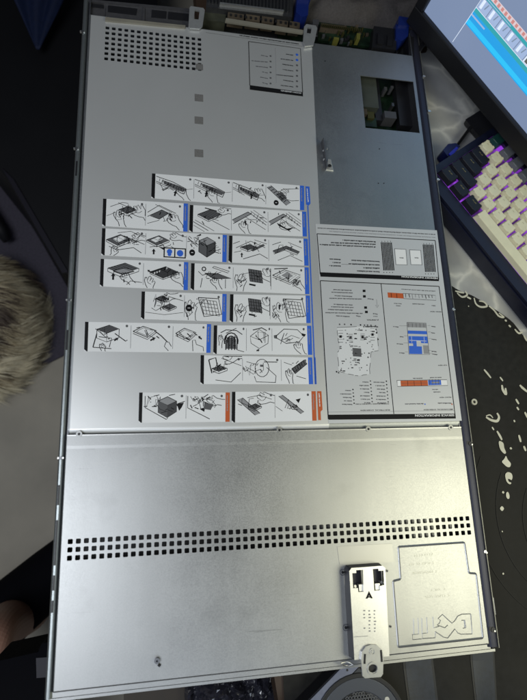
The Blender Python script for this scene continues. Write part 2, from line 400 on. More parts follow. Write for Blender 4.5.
s_.build('standoff', [STEEL_D, BLACKM], fco)
# scratch lines on the cover
for a, c in (((92, 463), (168, 461)), ((372, 463), (405, 462)), ((237, 455), (240, 459))):
    sr = MB(); sr.ribbon([at(*a, 0), at((a[0] + c[0]) / 2, (a[1] + c[1]) / 2 - .3, 0), at(*c, 0)], .00028, 0, T + .00012)
    sr.build('scratch', mat('bright_scratch', (.47, .47, .46), .4, .9), fco)
# flat patch above latch
pt = MB(); pp = [at(x, y) for x, y in ((337, 546.5), (392, 543.5), (394, 562), (339.5, 564.5))]; pt.prism([(q.x, q.y) for q in pp], T + .0001, T + .0004)
pt.build('clear_sticker', mat('sticker_film', (.435, .435, .425), .42, .88, 10, .03), fco)

# embossed field with outline and logo
em = MB(); E1 = [(398.2, 546.8), (464.3, 542.3), (468.8, 573), (476, 573.5), (483, 638), (398.2, 647), (393, 581), (400.5, 579.2)]
def rounded(pts, r=.0018, n=3):
    P = [at(*q) for q in pts]; out = []
    for i, p in enumerate(P):
        a = (P[i - 1] - p).normalized(); c = (P[(i + 1) % len(P)] - p).normalized()
        for k in range(n + 1):
            t = k / n; out.append(p + a * r * (1 - t) ** 2 + c * r * t ** 2)
    out.append(out[0].copy()); return out
def lift(P, z): return [Vector((p.x, p.y, z)) for p in P]
em.ridge(lift(rounded(E1), T + .0001), .0022, .0007, 0); em.ribbon(lift(rounded(E1), 0), .0005, 1, T + .00095)
def emb(pts, wd=.0011, close=True):
    P = [at(*q) for q in pts]
    if close: P.append(P[0].copy())
    em.ridge(lift(P, T + .0001), wd, .00022, 0)
def ez(*v): return [(405 + v[i] / 7.03, 605 + v[i + 1] / 7.03) for i in range(0, len(v), 2)]
emb(ez(462, 62, 466, 120, 472, 203, 395, 205, 372, 196, 350, 168, 300, 232, 272, 226, 212, 186), .0010, False)          # D back and the foot of the tilted E
emb(ez(462, 62, 400, 64, 370, 78, 350, 110, 330, 128, 262, 66, 232, 96, 250, 108, 240, 130, 225, 140, 280, 160, 300, 140), .0009, False)
emb(ez(398, 108, 420, 106, 428, 160, 408, 164), .0009, False)      # D counter
emb(ez(416, 108, 420, 160), .0009, False)
emb(ez(196, 84, 200, 160, 240, 150), .0008, False)
emb(ez(152, 86, 158, 196, 122, 200, 122, 236, 212, 230, 214, 190), .0008, False)   # L
emb(ez(118, 92, 120, 200), .0008, False)
emb(ez(92, 92, 96, 204, 52, 208, 54, 244, 116, 238), .0008, False)                 # L
emb(ez(60, 96, 62, 206), .0008, False)
for (a, c, n_) in (((411, 556), (434, 553.8), 3), ((409, 564.5), (436, 562.5), 5), ((412, 573), (437, 571.2), 5), ((425, 597), (450, 595), 4), ((431, 590), (447, 588.5), 3)):
    for k in range(n_ * 3):
        if random.random() < .2: continue
        t = (k + .2) / (n_ * 3); x = a[0] + (c[0] - a[0]) * t; y = a[1] + (c[1] - a[1]) * t
        q = [(x, y - 1.0), (x + random.uniform(.6, 1.4), y + random.uniform(-1, 1)), (x + random.uniform(-.3, .8), y + 1.2)]
        em.ribbon([at(*r) for r in q], .0004, 2, T + .0002)
em.build('embossed_panel', [STEEL, GREYINK, mat('faint_etch', (.46, .46, .42), .45, .75)], fco)

# ---- latch: raised tray, lever with keyhole
lt = MB(); LZ = T + .0125
tp = [(349.3, 571), (351.5, 568), (382.5, 565.8), (385.3, 568), (389.5, 656.2), (354.5, 660)]
top = [at(x, y, .0125) for x, y in tp]
bs = [Vector((p.x - (.0015 if i in (0, 1, 5) else -.0012), p.y + (.0012 if i in (1, 2) else 0), T + .0002)) for i, p in enumerate(top)]
n = len(top)
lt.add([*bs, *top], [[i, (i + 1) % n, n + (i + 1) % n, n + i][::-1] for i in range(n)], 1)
# slot outlines cut as recesses: top plate assembled around two dark openings
hl = [(352.3, 573.2), (356.2, 573), (356.2, 570.2), (363, 569.8), (363.6, 591.8), (358.3, 592.2), (358, 588), (353.2, 588.4)]
hr = [(372.8, 569), (378.4, 568.6), (378.6, 570.8), (383.5, 570.6), (384.2, 585), (380.2, 586), (380.2, 590.3), (374.4, 590.8)]
def polyhole(mb, outer, holes, z, m):
    import mathutils
    loops = [[Vector((p.x, p.y, 0)) for p in outer]] + [[Vector((p.x, p.y, 0)) for p in h] for h in holes]
    tris = mathutils.geometry.tessellate_polygon(loops); allv = [p for l in loops for p in l]
    fs = []
    for t in tris:
        a, b_, c_ = [allv[i] for i in t]
        fs.append(list(t) if (b_ - a).cross(c_ - a).z > 0 else list(reversed(t)))
    mb.add([(p.x, p.y, z) for p in allv], fs, m)
HL = [at(x, y, .0125) for x, y in hl]; HR = [at(x, y, .0125) for x, y in hr]
polyhole(lt, top, [HL, HR], LZ, 0)
for H in (HL, HR):
    k = len(H); lt.add([(p.x, p.y, LZ) for p in H] + [(p.x, p.y, LZ - .0015) for p in H], [[i, (i + 1) % k, k + (i + 1) % k, k + i] for i in range(k)], 0)
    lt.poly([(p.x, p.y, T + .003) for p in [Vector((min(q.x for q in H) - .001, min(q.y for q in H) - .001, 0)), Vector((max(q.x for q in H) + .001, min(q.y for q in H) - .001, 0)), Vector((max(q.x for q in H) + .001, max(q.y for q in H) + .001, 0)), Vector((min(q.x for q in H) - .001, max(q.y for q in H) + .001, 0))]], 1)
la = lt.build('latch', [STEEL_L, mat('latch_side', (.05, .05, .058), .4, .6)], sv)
# inner tabs seen through the slots
for (x0, x1, y0, y1) in ((358.8, 362.5, 584, 591.2), (375, 379.2, 583, 590)):
    a, c = at(x0, y1, .009), at(x1, y0, .009); m_ = MB(); m_.box(a.x, c.x, a.y, c.y, T + .004, T + .0105); m_.build('latch_tab', STEEL_L, la, .0004)
for (x, y) in ((355.3, 586.3), (382, 582.5)):
    a = at(x, y, .008); m_ = MB(); m_.disc(a, .0014, T + .003, T + .008); m_.build('latch_pin', STEEL_L, la)
mk = MB()
A_ = [[(369, 591), (365.6, 598.6), (367.6, 598.6), (369, 595.4)], [(369, 591), (369, 595.4), (370.8, 598.4), (372.8, 598.4)], [(367.4, 596.4), (367.2, 597.6), (371, 597.5), (370.8, 596.3)]]
for k, a in enumerate(A_): mk.poly([(*at(x, y, .0126).xy, LZ + .0002 + (k == 2) * .0001) for x, y in a][::-1], 0)
for r_ in range(3):
    for k in range(7):
        x = 364.3 + r_ * 5.2 + .3 * k * .2; y = 611 + k * 3.4 + random.uniform(-.3, .3)
        if random.random() < .85: mk.ribbon([at(x - 1, y, .0126), at(x + random.uniform(.2, 1.4), y - .2, .0126)], .0011, 1, LZ + .0002)
mk.ribbon([at(354, 637, .0126), at(368, 636, .0126)], .0004, 1, LZ + .0002)
mk.build('latch_marking', [INK, LGREY], la)
# lever (handle) over the front edge
lv = MB(); lp = [(366, 646.5), (371, 644.8), (377, 645), (382, 650), (383.6, 657), (383, 674), (381, 677), (365, 678.3), (362.5, 676), (361.2, 660), (362, 652)]
LV = [at(x, y, .015) for x, y in lp]; cK = at(372.8, 668.4, .015)
circ = [Vector((cK.x + .0046 * math.cos(t), cK.y + .0036 * math.sin(t), 0)) for t in [2 * math.pi * i / 16 for i in range(16)]]
polyhole(lv, LV, [circ], T + .015, 0)
k = len(LV); lv.add([(p.x, p.y, T + .015) for p in LV] + [(p.x, p.y, T + .0128) for p in LV], [[i, (i + 1) % k, k + (i + 1) % k, k + i] for i in range(k)], 0)
k = 16; lv.add([(p.x, p.y, T + .015) for p in circ] + [(p.x, p.y, T + .0128) for p in circ], [[i, (i + 1) % k, k + (i + 1) % k, k + i] for i in range(k)], 0)
LEV = mat('lever_steel', (.50, .505, .50), .38, .8, 200, .05)
lvo = lv.build('latch_lever', LEV, sv)
m_ = MB(); m_.ring(cK, .0046, .0058, T + .0151, T + .0157, 0, 24); m_.build('keyhole_rim', LEV, lvo)
m_ = MB(); m_.disc(cK, .0052, T + .0115, T + .0122, 0, 20); m_.build('keyhole', BLACKP, lvo)
c = at(372.2, 651.5, .015); m_ = MB(); m_.ring(c, .0022, .0030, T + .0151, T + .0156, 0, 20); m_.disc(c, .0012, T + .0151, T + .0156, 0); m_.build('pivot', LEV, lvo)
for s_ in (((365, 654), (364.6, 664)), ((381, 650), (382, 662))):
    m_ = MB(); m_.ribbon([at(*s_[0], .0153), at(*s_[1], .0153)], .0020, 0, T + .0152); m_.build('lever_slot', BLACKM, lvo)
# screws round the latch
for (x, y, r) in ((342.5, 572.3, .0032), (345.6, 627.6, .0032), (386.8, 570.8, .0014), (390.3, 626.4, .0013)):
    c = at(x, y); m_ = MB(); m_.ring(c, r * .75, r, T + .0001, T + .0006, 0, 20); m_.disc(c, r * .42, T + .0001, T + .0012, 1, 12); m_.build('screw', [STEEL_D, BLACKM], fco)
# catch below the latch at the edge
m_ = MB(); m_.tube([at(341, 663, .001), at(347, 661.5, .003), at(353, 664, .003), at(349, 666, .001), at(342, 665, .001)], .0008); m_.build('latch_hook', STEEL_L, la)

# ---- rear cover with the label film, window and bracket
RZ = T - .0020
rc = MB()
wx0, wx1, wy0, wy1 = .3520, .4290, .6190, .7005
hx2 = [.0230 + i * .00755 for i in range(16)]; hy2 = [.7263 - i * .0076 for i in range(7)][::-1]
xF = lambda y: .2865 + (.2745 - .2865) * (.744 - y) / .51     # right edge of the label film (slightly oblique)
holes_sheet(rc, .0012, .1420, SEAM + .0060, LEN, RZ, hx2, hy2, .0044)
for (a0, a1, b0, b1) in ((.1420, wx0, SEAM + .0060, LEN), (wx0, wx1, SEAM + .0060, wy0), (wx0, wx1, wy1, LEN), (wx1, W - .0012, SEAM + .0060, LEN)):
    rc.poly([(a0, b0, RZ), (a1, b0, RZ), (a1, b1, RZ), (a0, b1, RZ)])
rc.poly([(wx0, wy1, RZ), (wx1, wy1, RZ), (wx1, wy1, RZ - .0012), (wx0, wy1, RZ - .0012)]); rc.poly([(wx0, wy0, RZ), (wx0, wy1, RZ), (wx0, wy1, RZ - .0012), (wx0, wy0, RZ - .0012)])
for (xa, xb, g) in ((.0012, .0002, 0), (W - .0012, W - .0002, 1)):
    q = [(xa, SEAM, RZ), (xa, LEN, RZ), (xb, LEN, RZ - .0012), (xb, SEAM, RZ - .0012)]; rc.poly(q if g else q[::-1])
    q = [(xb, SEAM, RZ - .0012), (xb, LEN, RZ - .0012), (xb, LEN, RZ - .004), (xb, SEAM, RZ - .004)]; rc.poly(q if g else q[::-1])
for k in range(5):
    ya, yb = SEAM + .0004 + .0056 * k / 5, SEAM + .0004 + .0056 * (k + 1) / 5; za, zb_ = RZ - .0022 * (1 - k / 5) ** 1.7, RZ - .0022 * (1 - (k + 1) / 5) ** 1.7
    rc.poly([(.0012, ya, za), (W - .0012, ya, za), (W - .0012, yb, zb_), (.0012, yb, zb_)])
rco = rc.build('rear_cover', STEEL_B, sv)
# light film over the left of the rear cover
FZ = RZ + .0003
fm = MB(); fy0 = SEAM + .0060
holes_sheet(fm, .0030, .1420, fy0, LEN - .0010, FZ, hx2, hy2, .0046, thick=.0003)
fm.poly([(.1420, fy0, FZ), (xF(fy0), fy0, FZ), (xF(LEN), LEN - .0010, FZ), (.1420, LEN - .0010, FZ)])
fm.poly([(.1420, LEN - .001, FZ), (xF(LEN), LEN - .001, FZ), (xF(LEN), LEN - .001, RZ), (.1420, LEN - .001, RZ)])
for k in range(5):
    ya, yb = SEAM + .0010 + .0050 * k / 5, SEAM + .0010 + .0050 * (k + 1) / 5; za, zb_ = FZ - .0022 * (1 - k / 5) ** 1.7, FZ - .0022 * (1 - (k + 1) / 5) ** 1.7
    fm.poly([(.0030, ya, za), (xF(ya), ya, za), (xF(yb), yb, zb_), (.0030, yb, zb_)])
film = fm.build('instruction_sheet', [FILM], rco)
# grey squares
for x, y in ((199, 97), (199, 119.5), (199, 152.5), (199.5, 66)):
    c = at(x, y); r = .0052 if y > 80 else .0045; m_ = MB(); m_.poly([(c.x - r, c.y - r, FZ + .0002), (c.x + r, c.y - r, FZ + .0002), (c.x + r, c.y + r, FZ + .0002), (c.x - r, c.y + r, FZ + .0002)])
    m_.build('grey_square', mat('square_ink', (.16, .155, .15), .5, 0, 900, .3), rco)

# ------- drawing helpers for the printed panels
IW = .00082
def bil(c, u, v):
    a = c[0].lerp(c[1], u); d_ = c[3].lerp(c[2], u); return a.lerp(d_, v)
class Pen:
    def __init__(s, mb, corners, z): s.mb = mb; s.c = corners; s.z = z; s.k = 0
    def P(s, u, v):
        u = min(max(u, .01), .99); v = min(max(v, .02), .98); return bil(s.c, u, v)
    def _z(s):
        s.k += 1; return s.z + .00005 + (s.k % 12) * .000012
    def line(s, pts, wd=1.0, m=1): s.mb.ribbon([s.P(*q) for q in pts], IW * wd, m, s._z())
    def fill(s, pts, m=3):
        z = s._z() - .00004; P = [s.P(*q) for q in pts]
        ar = sum(P[i].x * P[(i + 1) % len(P)].y - P[(i + 1) % len(P)].x * P[i].y for i in range(len(P)))
        if ar < 0: P = P[::-1]
        s.mb.poly([(p.x, p.y, z) for p in P], m)
    def tr(s, pts, o, sc_=1, rot=0, fl=1):
        ca, sa = math.cos(rot), math.sin(rot)
        return [(o[0] + (x * fl * ca - y * sa) * sc_ * .68, o[1] + (x * fl * sa + y * ca) * sc_) for x, y in pts]
    def hand(s, u, v, k=.5, rot=0, fl=1):
        k *= 1.2
        s.line(s.tr([(.55, 1.0), (.42, .75), (.20, .60), (.02, .42), (-.06, .20), (.04, .14), (.18, .34), (.14, .06), (.20, -.04), (.29, 0), (.33, .28), (.36, .02), (.46, .0), (.50, .28), (.58, .10), (.67, .14), (.70, .45), (.86, .78), (1.02, .98)], (u, v), k, rot, fl), .85)
        s.line(s.tr([(.2, .36), (.33, .42), (.5, .40)], (u, v), k, rot, fl), .6)
        s.line(s.tr([(.03, .17), (.0, .24)], (u, v), k, rot, fl), .7)
    def slab(s, u, v, w_, h, t=.12, m=3, hatch=3, rot=0):
        q = [(0, .35), (.55, 0), (1, .28), (.45, .66)]
        q = [(a * w_ + u, b_ * h + v) for a, b_ in q]
        if m is not None: s.fill(q, m)
        s.line(q + [q[0]], .9)
        lo = [(q[0][0], q[0][1] + t), (q[3][0], q[3][1] + t), (q[2][0], q[2][1] + t)]
        s.line([q[0], lo[0], lo[1], q[3]], .8); s.line([lo[1], lo[2], q[2]], .8)
        for i in range(hatch):
            t_ = (i + 1) / (hatch + 1); a = (q[0][0] + (q[1][0] - q[0][0]) * t_, q[0][1] + (q[1][1] - q[0][1]) * t_); b_ = (q[3][0] + (q[2][0] - q[3][0]) * t_, q[3][1] + (q[2][1] - q[3][1]) * t_)
            s.line([a, b_], .5)
    def arrow(s, u, v, k=.12, rot=0):
        s.fill(s.tr([(0, -.5), (.35, 0), (.14, -.05), (.14, .5), (-.14, .5), (-.14, -.05), (-.35, 0)], (u, v), k * 1.6, rot), 1)
    def dot(s, u=.93, v=.12, r=.055, m=1, inner=None):
        c = [(u + r * .68 * math.cos(t), v + r * math.sin(t)) for t in [2 * math.pi * i / 12 for i in range(12)]]
        s.fill(c, m)
        if inner is not None: s.line([(u - r * .25, v), (u + r * .25, v)], .8, inner)
    def rails(s, dark=True):
        s.line([(.02, .10), (.45, .28), (.80, .52)], 1.0); s.line([(.02, .30), (.40, .52), (.74, .74)], .9); s.line([(.02, .36), (.36, .58)], .7)
        s.fill([(.20, .24), (.62, .42), (.80, .54), (.72, .66), (.50, .56), (.22, .38)], 3)
        for i in range(8):
            t = i / 8; s.line([(.12 + .6 * t, .18 + .33 * t), (.10 + .58 * t, .30 + .34 * t)], 1.1 if i % 2 else .6)
        s.line([(.80, .52), (.74, .74)], 1); s.line([(.78, .55), (.97, .50)], .5)
    def diag(s):
        s.fill([(.03, .18), (.15, .10), (.72, .74), (.60, .86)], 4); s.line([(.03, .18), (.60, .86)], .8); s.line([(.15, .10), (.72, .74)], .8)
        s.fill([(.30, .42), (.48, .34), (.62, .56), (.46, .72)], 3)
        for i in range(7): t = i / 7; s.line([(.08 + .52 * t, .22 + .60 * t), (.17 + .5 * t, .16 + .56 * t)], 1.0)
        s.line([(.42, .36), (.45, .24), (.55, .20), (.97, .14)], .8); s.line([(.62, .62), (.75, .66), (.97, .62)], .8); s.line([(.45, .24), (.60, .36), (.58, .52)], .7)
    def lrails(s):
        s.fill([(.02, .48), (.45, .14), (.55, .20), (.10, .60)], 4); s.line([(.02, .48), (.45, .14)], .9); s.line([(.05, .62), (.55, .20)], .9)
        s.line([(.45, .14), (.95, .62)], .9); s.line([(.52, .10), (.97, .52)], .7); s.line([(.38, .34), (.93, .80)], .7); s.line([(.60, .06), (.97, .40)], .6)
        for i in range(5): s.line([(.55 + .08 * i, .14 + .085 * i), (.52 + .08 * i, .24 + .085 * i)], .6)
    def cube(s, u, v, w_, h):
        s.fill([(u, v + .2 * h), (u + .5 * w_, v + .42 * h), (u + .5 * w_, v + h), (u, v + .75 * h)], 3)
        s.fill([(u + .5 * w_, v + .42 * h), (u + w_, v + .22 * h), (u + w_, v + .72 * h), (u + .5 * w_, v + h)], 6)
        s.fill([(u, v + .2 * h), (u + .5 * w_, v), (u + w_, v + .22 * h), (u + .5 * w_, v + .42 * h)], 4)
        s.line([(u, v + .2 * h), (u + .5 * w_, v), (u + w_, v + .22 * h), (u + w_, v + .72 * h), (u + .5 * w_, v + h), (u, v + .75 * h), (u, v + .2 * h), (u + .5 * w_, v + .42 * h), (u + w_, v + .22 * h)], .9)
        s.line([(u + .5 * w_, v + .42 * h), (u + .5 * w_, v + h)], .8)
        s.line([(u + .6 * w_, v + .72 * h), (u + .8 * w_, v + .64 * h)], 1.2)
    def scribble(s, u, v, w_, h, n_=14, seed=1):
        r = random.Random(seed); x, y = u + w_ / 2, v + h / 2
        pts = [(u + r.random() * w_, v + r.random() * h) for _ in range(n_)]
        pts.sort(key=lambda q: q[0] + r.random() * .2)
        s.line(pts, .7)
        for _ in range(n_ // 2):
            a = (u + r.random() * w_, v + r.random() * h); s.line([a, (a[0] + r.uniform(-.12, .12), a[1] + r.uniform(-.12, .12))], r.uniform(.7, 1.4))
    def grid(s, u, v, w_, h, sk=.25, m=3):
        q = lambda a, b_: (u + a * w_ + b_ * sk * w_, v + b_ * h + a * .12 * h)
        if m is not None: s.fill([q(0, 0), q(1, 0), q(1, 1), q(0, 1)], m)
        for i in range(6): s.line([q(i / 5, 0), q(i / 5, 1)], .65)
        for i in range(5): s.line([q(0, i / 4), q(1, i / 4)], .65)
    def plate(s, u, v, w_, h, m=None):
        q = [(0, .45), (.42, 0), (1, .35), (.62, .95)]; q = [(a * w_ + u, b_ * h + v) for a, b_ in q]
        if m is not None: s.fill(q, m)
        s.line(q + [q[0]], 1.1)
        c = (u + .5 * w_, v + .45 * h); s.line([(c[0] + (a - c[0]) * .72, c[1] + (b_ - c[1]) * .72) for a, b_ in q + [q[0]]], .6)
        s.line([(a, b_ + .07) for a, b_ in (q[0], q[3], q[2])], .8)

def d_rail(a): 
    def f(p):
        p.rails(); p.hand(*a)
        p.arrow(a[0] - .03, a[1] + .25, .14, .2)
    return f
def d_diag(p): p.diag(); p.dot(.30, .78, .11, 1, 2)
def d_pull(p):
    p.slab(.32, .22, .45, .42, .08, 3, 4); p.line([(.1, .28), (.4, .10), (.55, .12)], .7); p.line([(.3, .12), (.62, .30)], .8); p.scribble(.3, .12, .4, .45, 10, 3)
    p.hand(.22, .38, .45, .2); p.hand(.62, .30, .55, -.5); p.line([(.02, .62), (.18, .52)], .6)
def d_flat(p):
    p.fill([(.12, .50), (.42, .28), (.62, .38), (.36, .62)], 3); p.line([(.05, .40), (.35, .12), (.80, .38)], .9); p.line([(.05, .55), (.12, .50), (.42, .28), (.62, .38), (.36, .62), (.12, .52)], .9); p.line([(.05, .80), (.36, .66)], .7)
    p.line([(.25, .10), (.70, .36)], .7); p.hand(.55, .48, .52, -.3); p.arrow(.66, .46, .13, -.5)
def d_hatch(p):
    p.slab(.12, .12, .62, .62, .06, 3, 6); p.line([(.0, .62), (.40, .93)], .9); p.line([(.05, .55), (.55, .93)], .7); p.line([(.3, .08), (.62, .18)], 1.6); p.hand(.62, .22, .42, -1.0); p.line([(.5, .55), (.95, .86)], .8); p.line([(.02, .75), (.3, .97)], .6)
def d_lr(p): p.lrails(); p.hand(.22, .52, .42, .1); p.arrow(.38, .56, .12, -.4)
def d_lr2(p): p.lrails(); p.hand(.30, .58, .42, -.6); p.fill([(.25, .50), (.55, .72), (.75, .66), (.60, .80), (.30, .62)], 1)
def d_open(p):
    p.slab(.03, .20, .62, .62, .07, 3, 2); p.fill([(.18, .38), (.38, .24), (.52, .33), (.32, .50)], 5); p.line([(.3, .14), (.62, .06), (.97, .26)], .7); p.line([(.45, .24), (.97, .52)], .8)
    p.line([(.1, .66), (.3, .78), (.70, .66), (.90, .84)], .9); p.scribble(.55, .25, .28, .3, 10, 8); p.hand(.25, .60, .34, .9); p.hand(.62, .30, .40, -.9)
def d_inset(p):
    p.slab(.02, .16, .55, .55, .06, 3, 1); p.fill([(.12, .34), (.30, .20), (.42, .28), (.24, .42)], 5); p.hand(.55, .18, .40, -.8); p.line([(.1, .60), (.45, .52)], .8); p.arrow(.20, .76, .13, 0); p.fill([(.30, .56), (.52, .62), (.46, .70)], 1)
    p.fill([(.44, .58), (.99, .58), (.99, .95), (.44, .95)], 1); p.fill([(.47, .62), (.70, .62), (.70, .91), (.47, .91)], 5); p.fill([(.73, .62), (.96, .62), (.96, .91), (.73, .91)], 5)
    p.dot(.585, .73, .10, 0 + 7); p.dot(.585, .83, .07, 7); p.dot(.845, .77, .12, 7)
def d_cube(p): p.cube(.34, .12, .46, .74); p.scribble(.04, .08, .34, .34, 12, 5); p.scribble(.72, .30, .24, .4, 9, 6); p.dot(.16, .72, .12, 1, 2); p.line([(.05, .20), (.3, .50)], .7)
def d_mod(p):
    p.slab(.22, .30, .46, .32, .06, 3, 5); p.line([(.1, .45), (.5, .18), (.9, .40)], .8); p.line([(.3, .85), (.75, .64), (.97, .80)], .9); p.line([(.05, .62), (.25, .55)], .7); p.arrow(.26, .70, .11, 0); p.line([(.6, .12), (.95, .26)], .7); p.fill([(.50, .50), (.85, .26), (.90, .32), (.56, .56)], 3); p.line([(.02, .3), (.2, .2)], .8)
def d_mod2(p):
    p.fill([(.12, .50), (.50, .30), (.88, .50), (.82, .58), (.48, .42), (.18, .60)], 3); p.line([(.12, .50), (.50, .30), (.88, .50), (.80, .62), (.45, .46), (.15, .62), (.12, .50)], .9); p.line([(.25, .85), (.60, .65), (.95, .85)], .8); p.line([(.55, .16), (.95, .36)], .7); p.line([(.1, .28), (.35, .16)], .8)
def d_tray(p):
    p.slab(.10, .12, .78, .60, .12, 3, 5); p.slab(.24, .30, .52, .34, .02, 4, 5); p.hand(.40, .52, .40, -.3); p.line([(.58, .90), (.68, .76), (.97, .80)], .8); p.arrow(.24, .62, .16, 0)
def d_tray2(p):
    p.slab(.16, .20, .72, .62, .05, 6, 8); p.line([(.16, .42), (.56, .20)], 2.0); p.hand(.10, .52, .46, .5); p.hand(.66, .42, .5, -.3); p.arrow(.14, .38, .10, -1.0)
    for i in range(6): p.fill([(.26 + i * .06, .42 - i * .038), (.29 + i * .06, .40 - i * .038), (.29 + i * .06, .46 - i * .038), (.26 + i * .06, .48 - i * .038)], 5)
def d_tool(p):
    p.fill([(.26, .36), (.60, .36), (.95, .52), (.50, .56)], 3); p.line([(.26, .36), (.60, .36), (.95, .52), (.50, .56), (.26, .36)], .9); p.dot(.24, .20, .09, 1); p.dot(.24, .20, .05, 5); p.line([(.1, .3), (.2, .44), (.42, .34)], .9); p.line([(.46, .14), (.86, .32), (.90, .26), (.5, .09), (.46, .14)], .8); p.hand(.42, .52, .36, 0); p.line([(.20, .55), (.16, .9)], .8); p.line([(.8, .56), (.80, .9)], .7)
def d_tray3(p): p.plate(.05, .12, .82, .50, 5); p.fill([(.3, .34), (.48, .20), (.66, .34), (.50, .46)], 4); p.line([(.1, .1), (.5, .06)], 1.4); p.scribble(.6, .48, .3, .24, 12, 9); p.hand(.66, .54, .36, -.3)
def d_mess(p):
    p.slab(.26, .14, .34, .32, .05, 3, 4); p.slab(.44, .42, .36, .34, .05, 3, 4); p.hand(.42, .30, .40, -1.2); p.scribble(.2, .08, .45, .6, 16, 11); p.line([(.02, .75), (.5, .82), (.97, .72)], .6); p.line([(.6, .16), (.97, .30)], .8)
def d_gridhand(p): p.grid(.42, .22, .42, .52, .22, 5); p.line([(.36, .16), (.90, .18), (.99, .74), (.52, .84), (.36, .16)], 1.2); p.hand(.05, .22, .62, .4, 1); p.dot(.12, .55, .13, 1, 2); p.scribble(.06, .55, .2, .35, 8, 12)
def d_heat(p): p.grid(.40, .14, .34, .46, .12, 3); p.hand(.14, .28, .55, .6); p.hand(.70, .20, .65, -.4); p.scribble(.05, .50, .2, .3, 8, 13); p.fill([(.42, .68), (.60, .72), (.58, .78), (.42, .74)], 1)
def d_gh2(p): p.grid(.42, .20, .42, .52, .22, None); p.line([(.36, .14), (.90, .16), (.99, .74), (.52, .84), (.36, .14)], 1.2); p.hand(.12, .26, .62, .2); p.scribble(.04, .55, .18, .35, 10, 14); p.arrow(.26, .42, .12, 0)
def d_lid(p): p.slab(.20, .10, .52, .42, .30, 3, 5); p.line([(.12, .86), (.20, .40)], 1.2); p.line([(.12, .86), (.55, .90)], 1); p.line([(.62, .38), (.88, .64), (.92, .60)], 1.2); p.hand(.30, .70, .26, .4); p.arrow(.66, .58, .11, 1.0); p.line([(.25, .5), (.55, .55), (.5, .85)], 1)
def d_sock(p): p.plate(.05, .12, .55, .40, 5); p.line([(.55, .26), (.72, .44), (.88, .66)], 1.3); p.line([(.84, .64), (.80, .80), (.90, .95)], .8); p.line([(.90, .64), (.97, .80)], .8); p.arrow(.52, .56, .12, 1.1)
def d_sock2(p): p.plate(.08, .16, .60, .42, 5); p.line([(.60, .30), (.72, .40)], 1.2); p.line([(.60, .95), (.58, .58), (.66, .56), (.70, .72), (.90, .80), (.92, .95)], .8); p.arrow(.80, .48, .12, -1.0)
def d_fan(p):
    for r_ in (.16, .26): p.line([(.48 + r_ * .9 * math.cos(t), .56 + r_ * 1.15 * math.sin(t)) for t in [math.pi * (.9 + i * .15) for i in range(9)]], 1.6)
    p.fill([(.34, .42), (.62, .42), (.66, .82), (.30, .82)], 3); 
    for x in (.3, .40, .50, .60, .68): p.line([(x, .40), (x, .86)], 1.3)
    p.line([(.12, .26), (.30, .16), (.66, .18), (.86, .32)], 1.1); p.line([(.3, .28), (.65, .10)], .8); p.line([(.7, .86), (.92, .92)], .8); p.hand(.1, .3, .3, .6)
def d_box(p): p.line([(.15, .38), (.50, .14), (.86, .34), (.84, .62), (.50, .80), (.18, .62), (.15, .38), (.5, .50), (.86, .34)], .8); p.line([(.25, .16), (.60, .08), (.8, .18)], 1.3); p.arrow(.45, .86, .11, 1.4); p.line([(.35, .36), (.6, .56)], .8)
def d_oct(p): p.line([(.12, .36), (.34, .12), (.72, .14), (.90, .36), (.76, .56), (.40, .62), (.14, .44), (.12, .36)], 1.0); p.line([(.30, .50), (.55, .34), (.78, .44)], .7); p.fill([(.05, .34), (.14, .32), (.14, .46), (.06, .44)], 3); p.fill([(.84, .26), (.96, .30), (.92, .38), (.84, .34)], 1); p.hand(.62, .56, .42, 0)
def d_drive(p): p.line([(.12, .16), (.30, .08), (.36, .50), (.20, .62), (.12, .16)], 1.5); p.slab(.20, .36, .40, .30, .08, 3, 2); p.hand(.46, .20, .60, -1.2); p.line([(.3, .86), (.7, .93), (.95, .6)], .8); p.line([(.45, .1), (.97, .35)], .7)
def d_oval(p): p.line([(.5 + .18 * math.cos(t), .42 + .32 * math.sin(t)) for t in [2 * math.pi * i / 14 for i in range(15)]], .9); p.line([(.1, .2), (.36, .3)], .7); p.scribble(.05, .2, .3, .5, 8, 20); p.line([(.3, .72), (.35, .92), (.85, .94)], .8); p.line([(.62, .40), (.86, .70), (.84, .94)], .8); p.fill([(.45, .3), (.54, .3), (.54, .38), (.45, .38)], 3); p.line([(.55, .2), (.9, .2)], 1)
def d_card(p): p.fill([(.38, .44), (.86, .10), (.96, .24), (.50, .62)], 3); p.line([(.38, .44), (.86, .10), (.96, .24), (.50, .62), (.38, .44)], .9); [p.line([(.42 + i * .08, .42 - i * .055), (.5 + i * .08, .58 - i * .055)], .7) for i in range(6)]; p.hand(.2, .42, .46, .3); p.line([(.1, .2), (.4, .3)], .7); p.line([(.55, .7), (.9, .8)], .8)
def d_psu(p): p.line([(.06, .12), (.06, .50), (.55, .90), (.58, .86)], .9); p.scribble(.08, .08, .34, .42, 14, 22); p.cube(.36, .14, .42, .70); p.fill([(.74, .40), (.95, .34), (.9, .5), (.84, .62), (.80, .46)], 1); p.line([(.6, .1), (.74, .06)], .9); p.line([(.8, .38), (.97, .3)], .9)
def d_psu2(p): p.line([(.04, .12), (.04, .52), (.60, .90)], .9); p.scribble(.10, .10, .36, .40, 16, 23); p.fill([(.46, .36), (.70, .40), (.62, .60), (.44, .56)], 3); p.hand(.48, .34, .46, -.9); p.fill([(.34, .56), (.48, .50), (.46, .66)], 1)
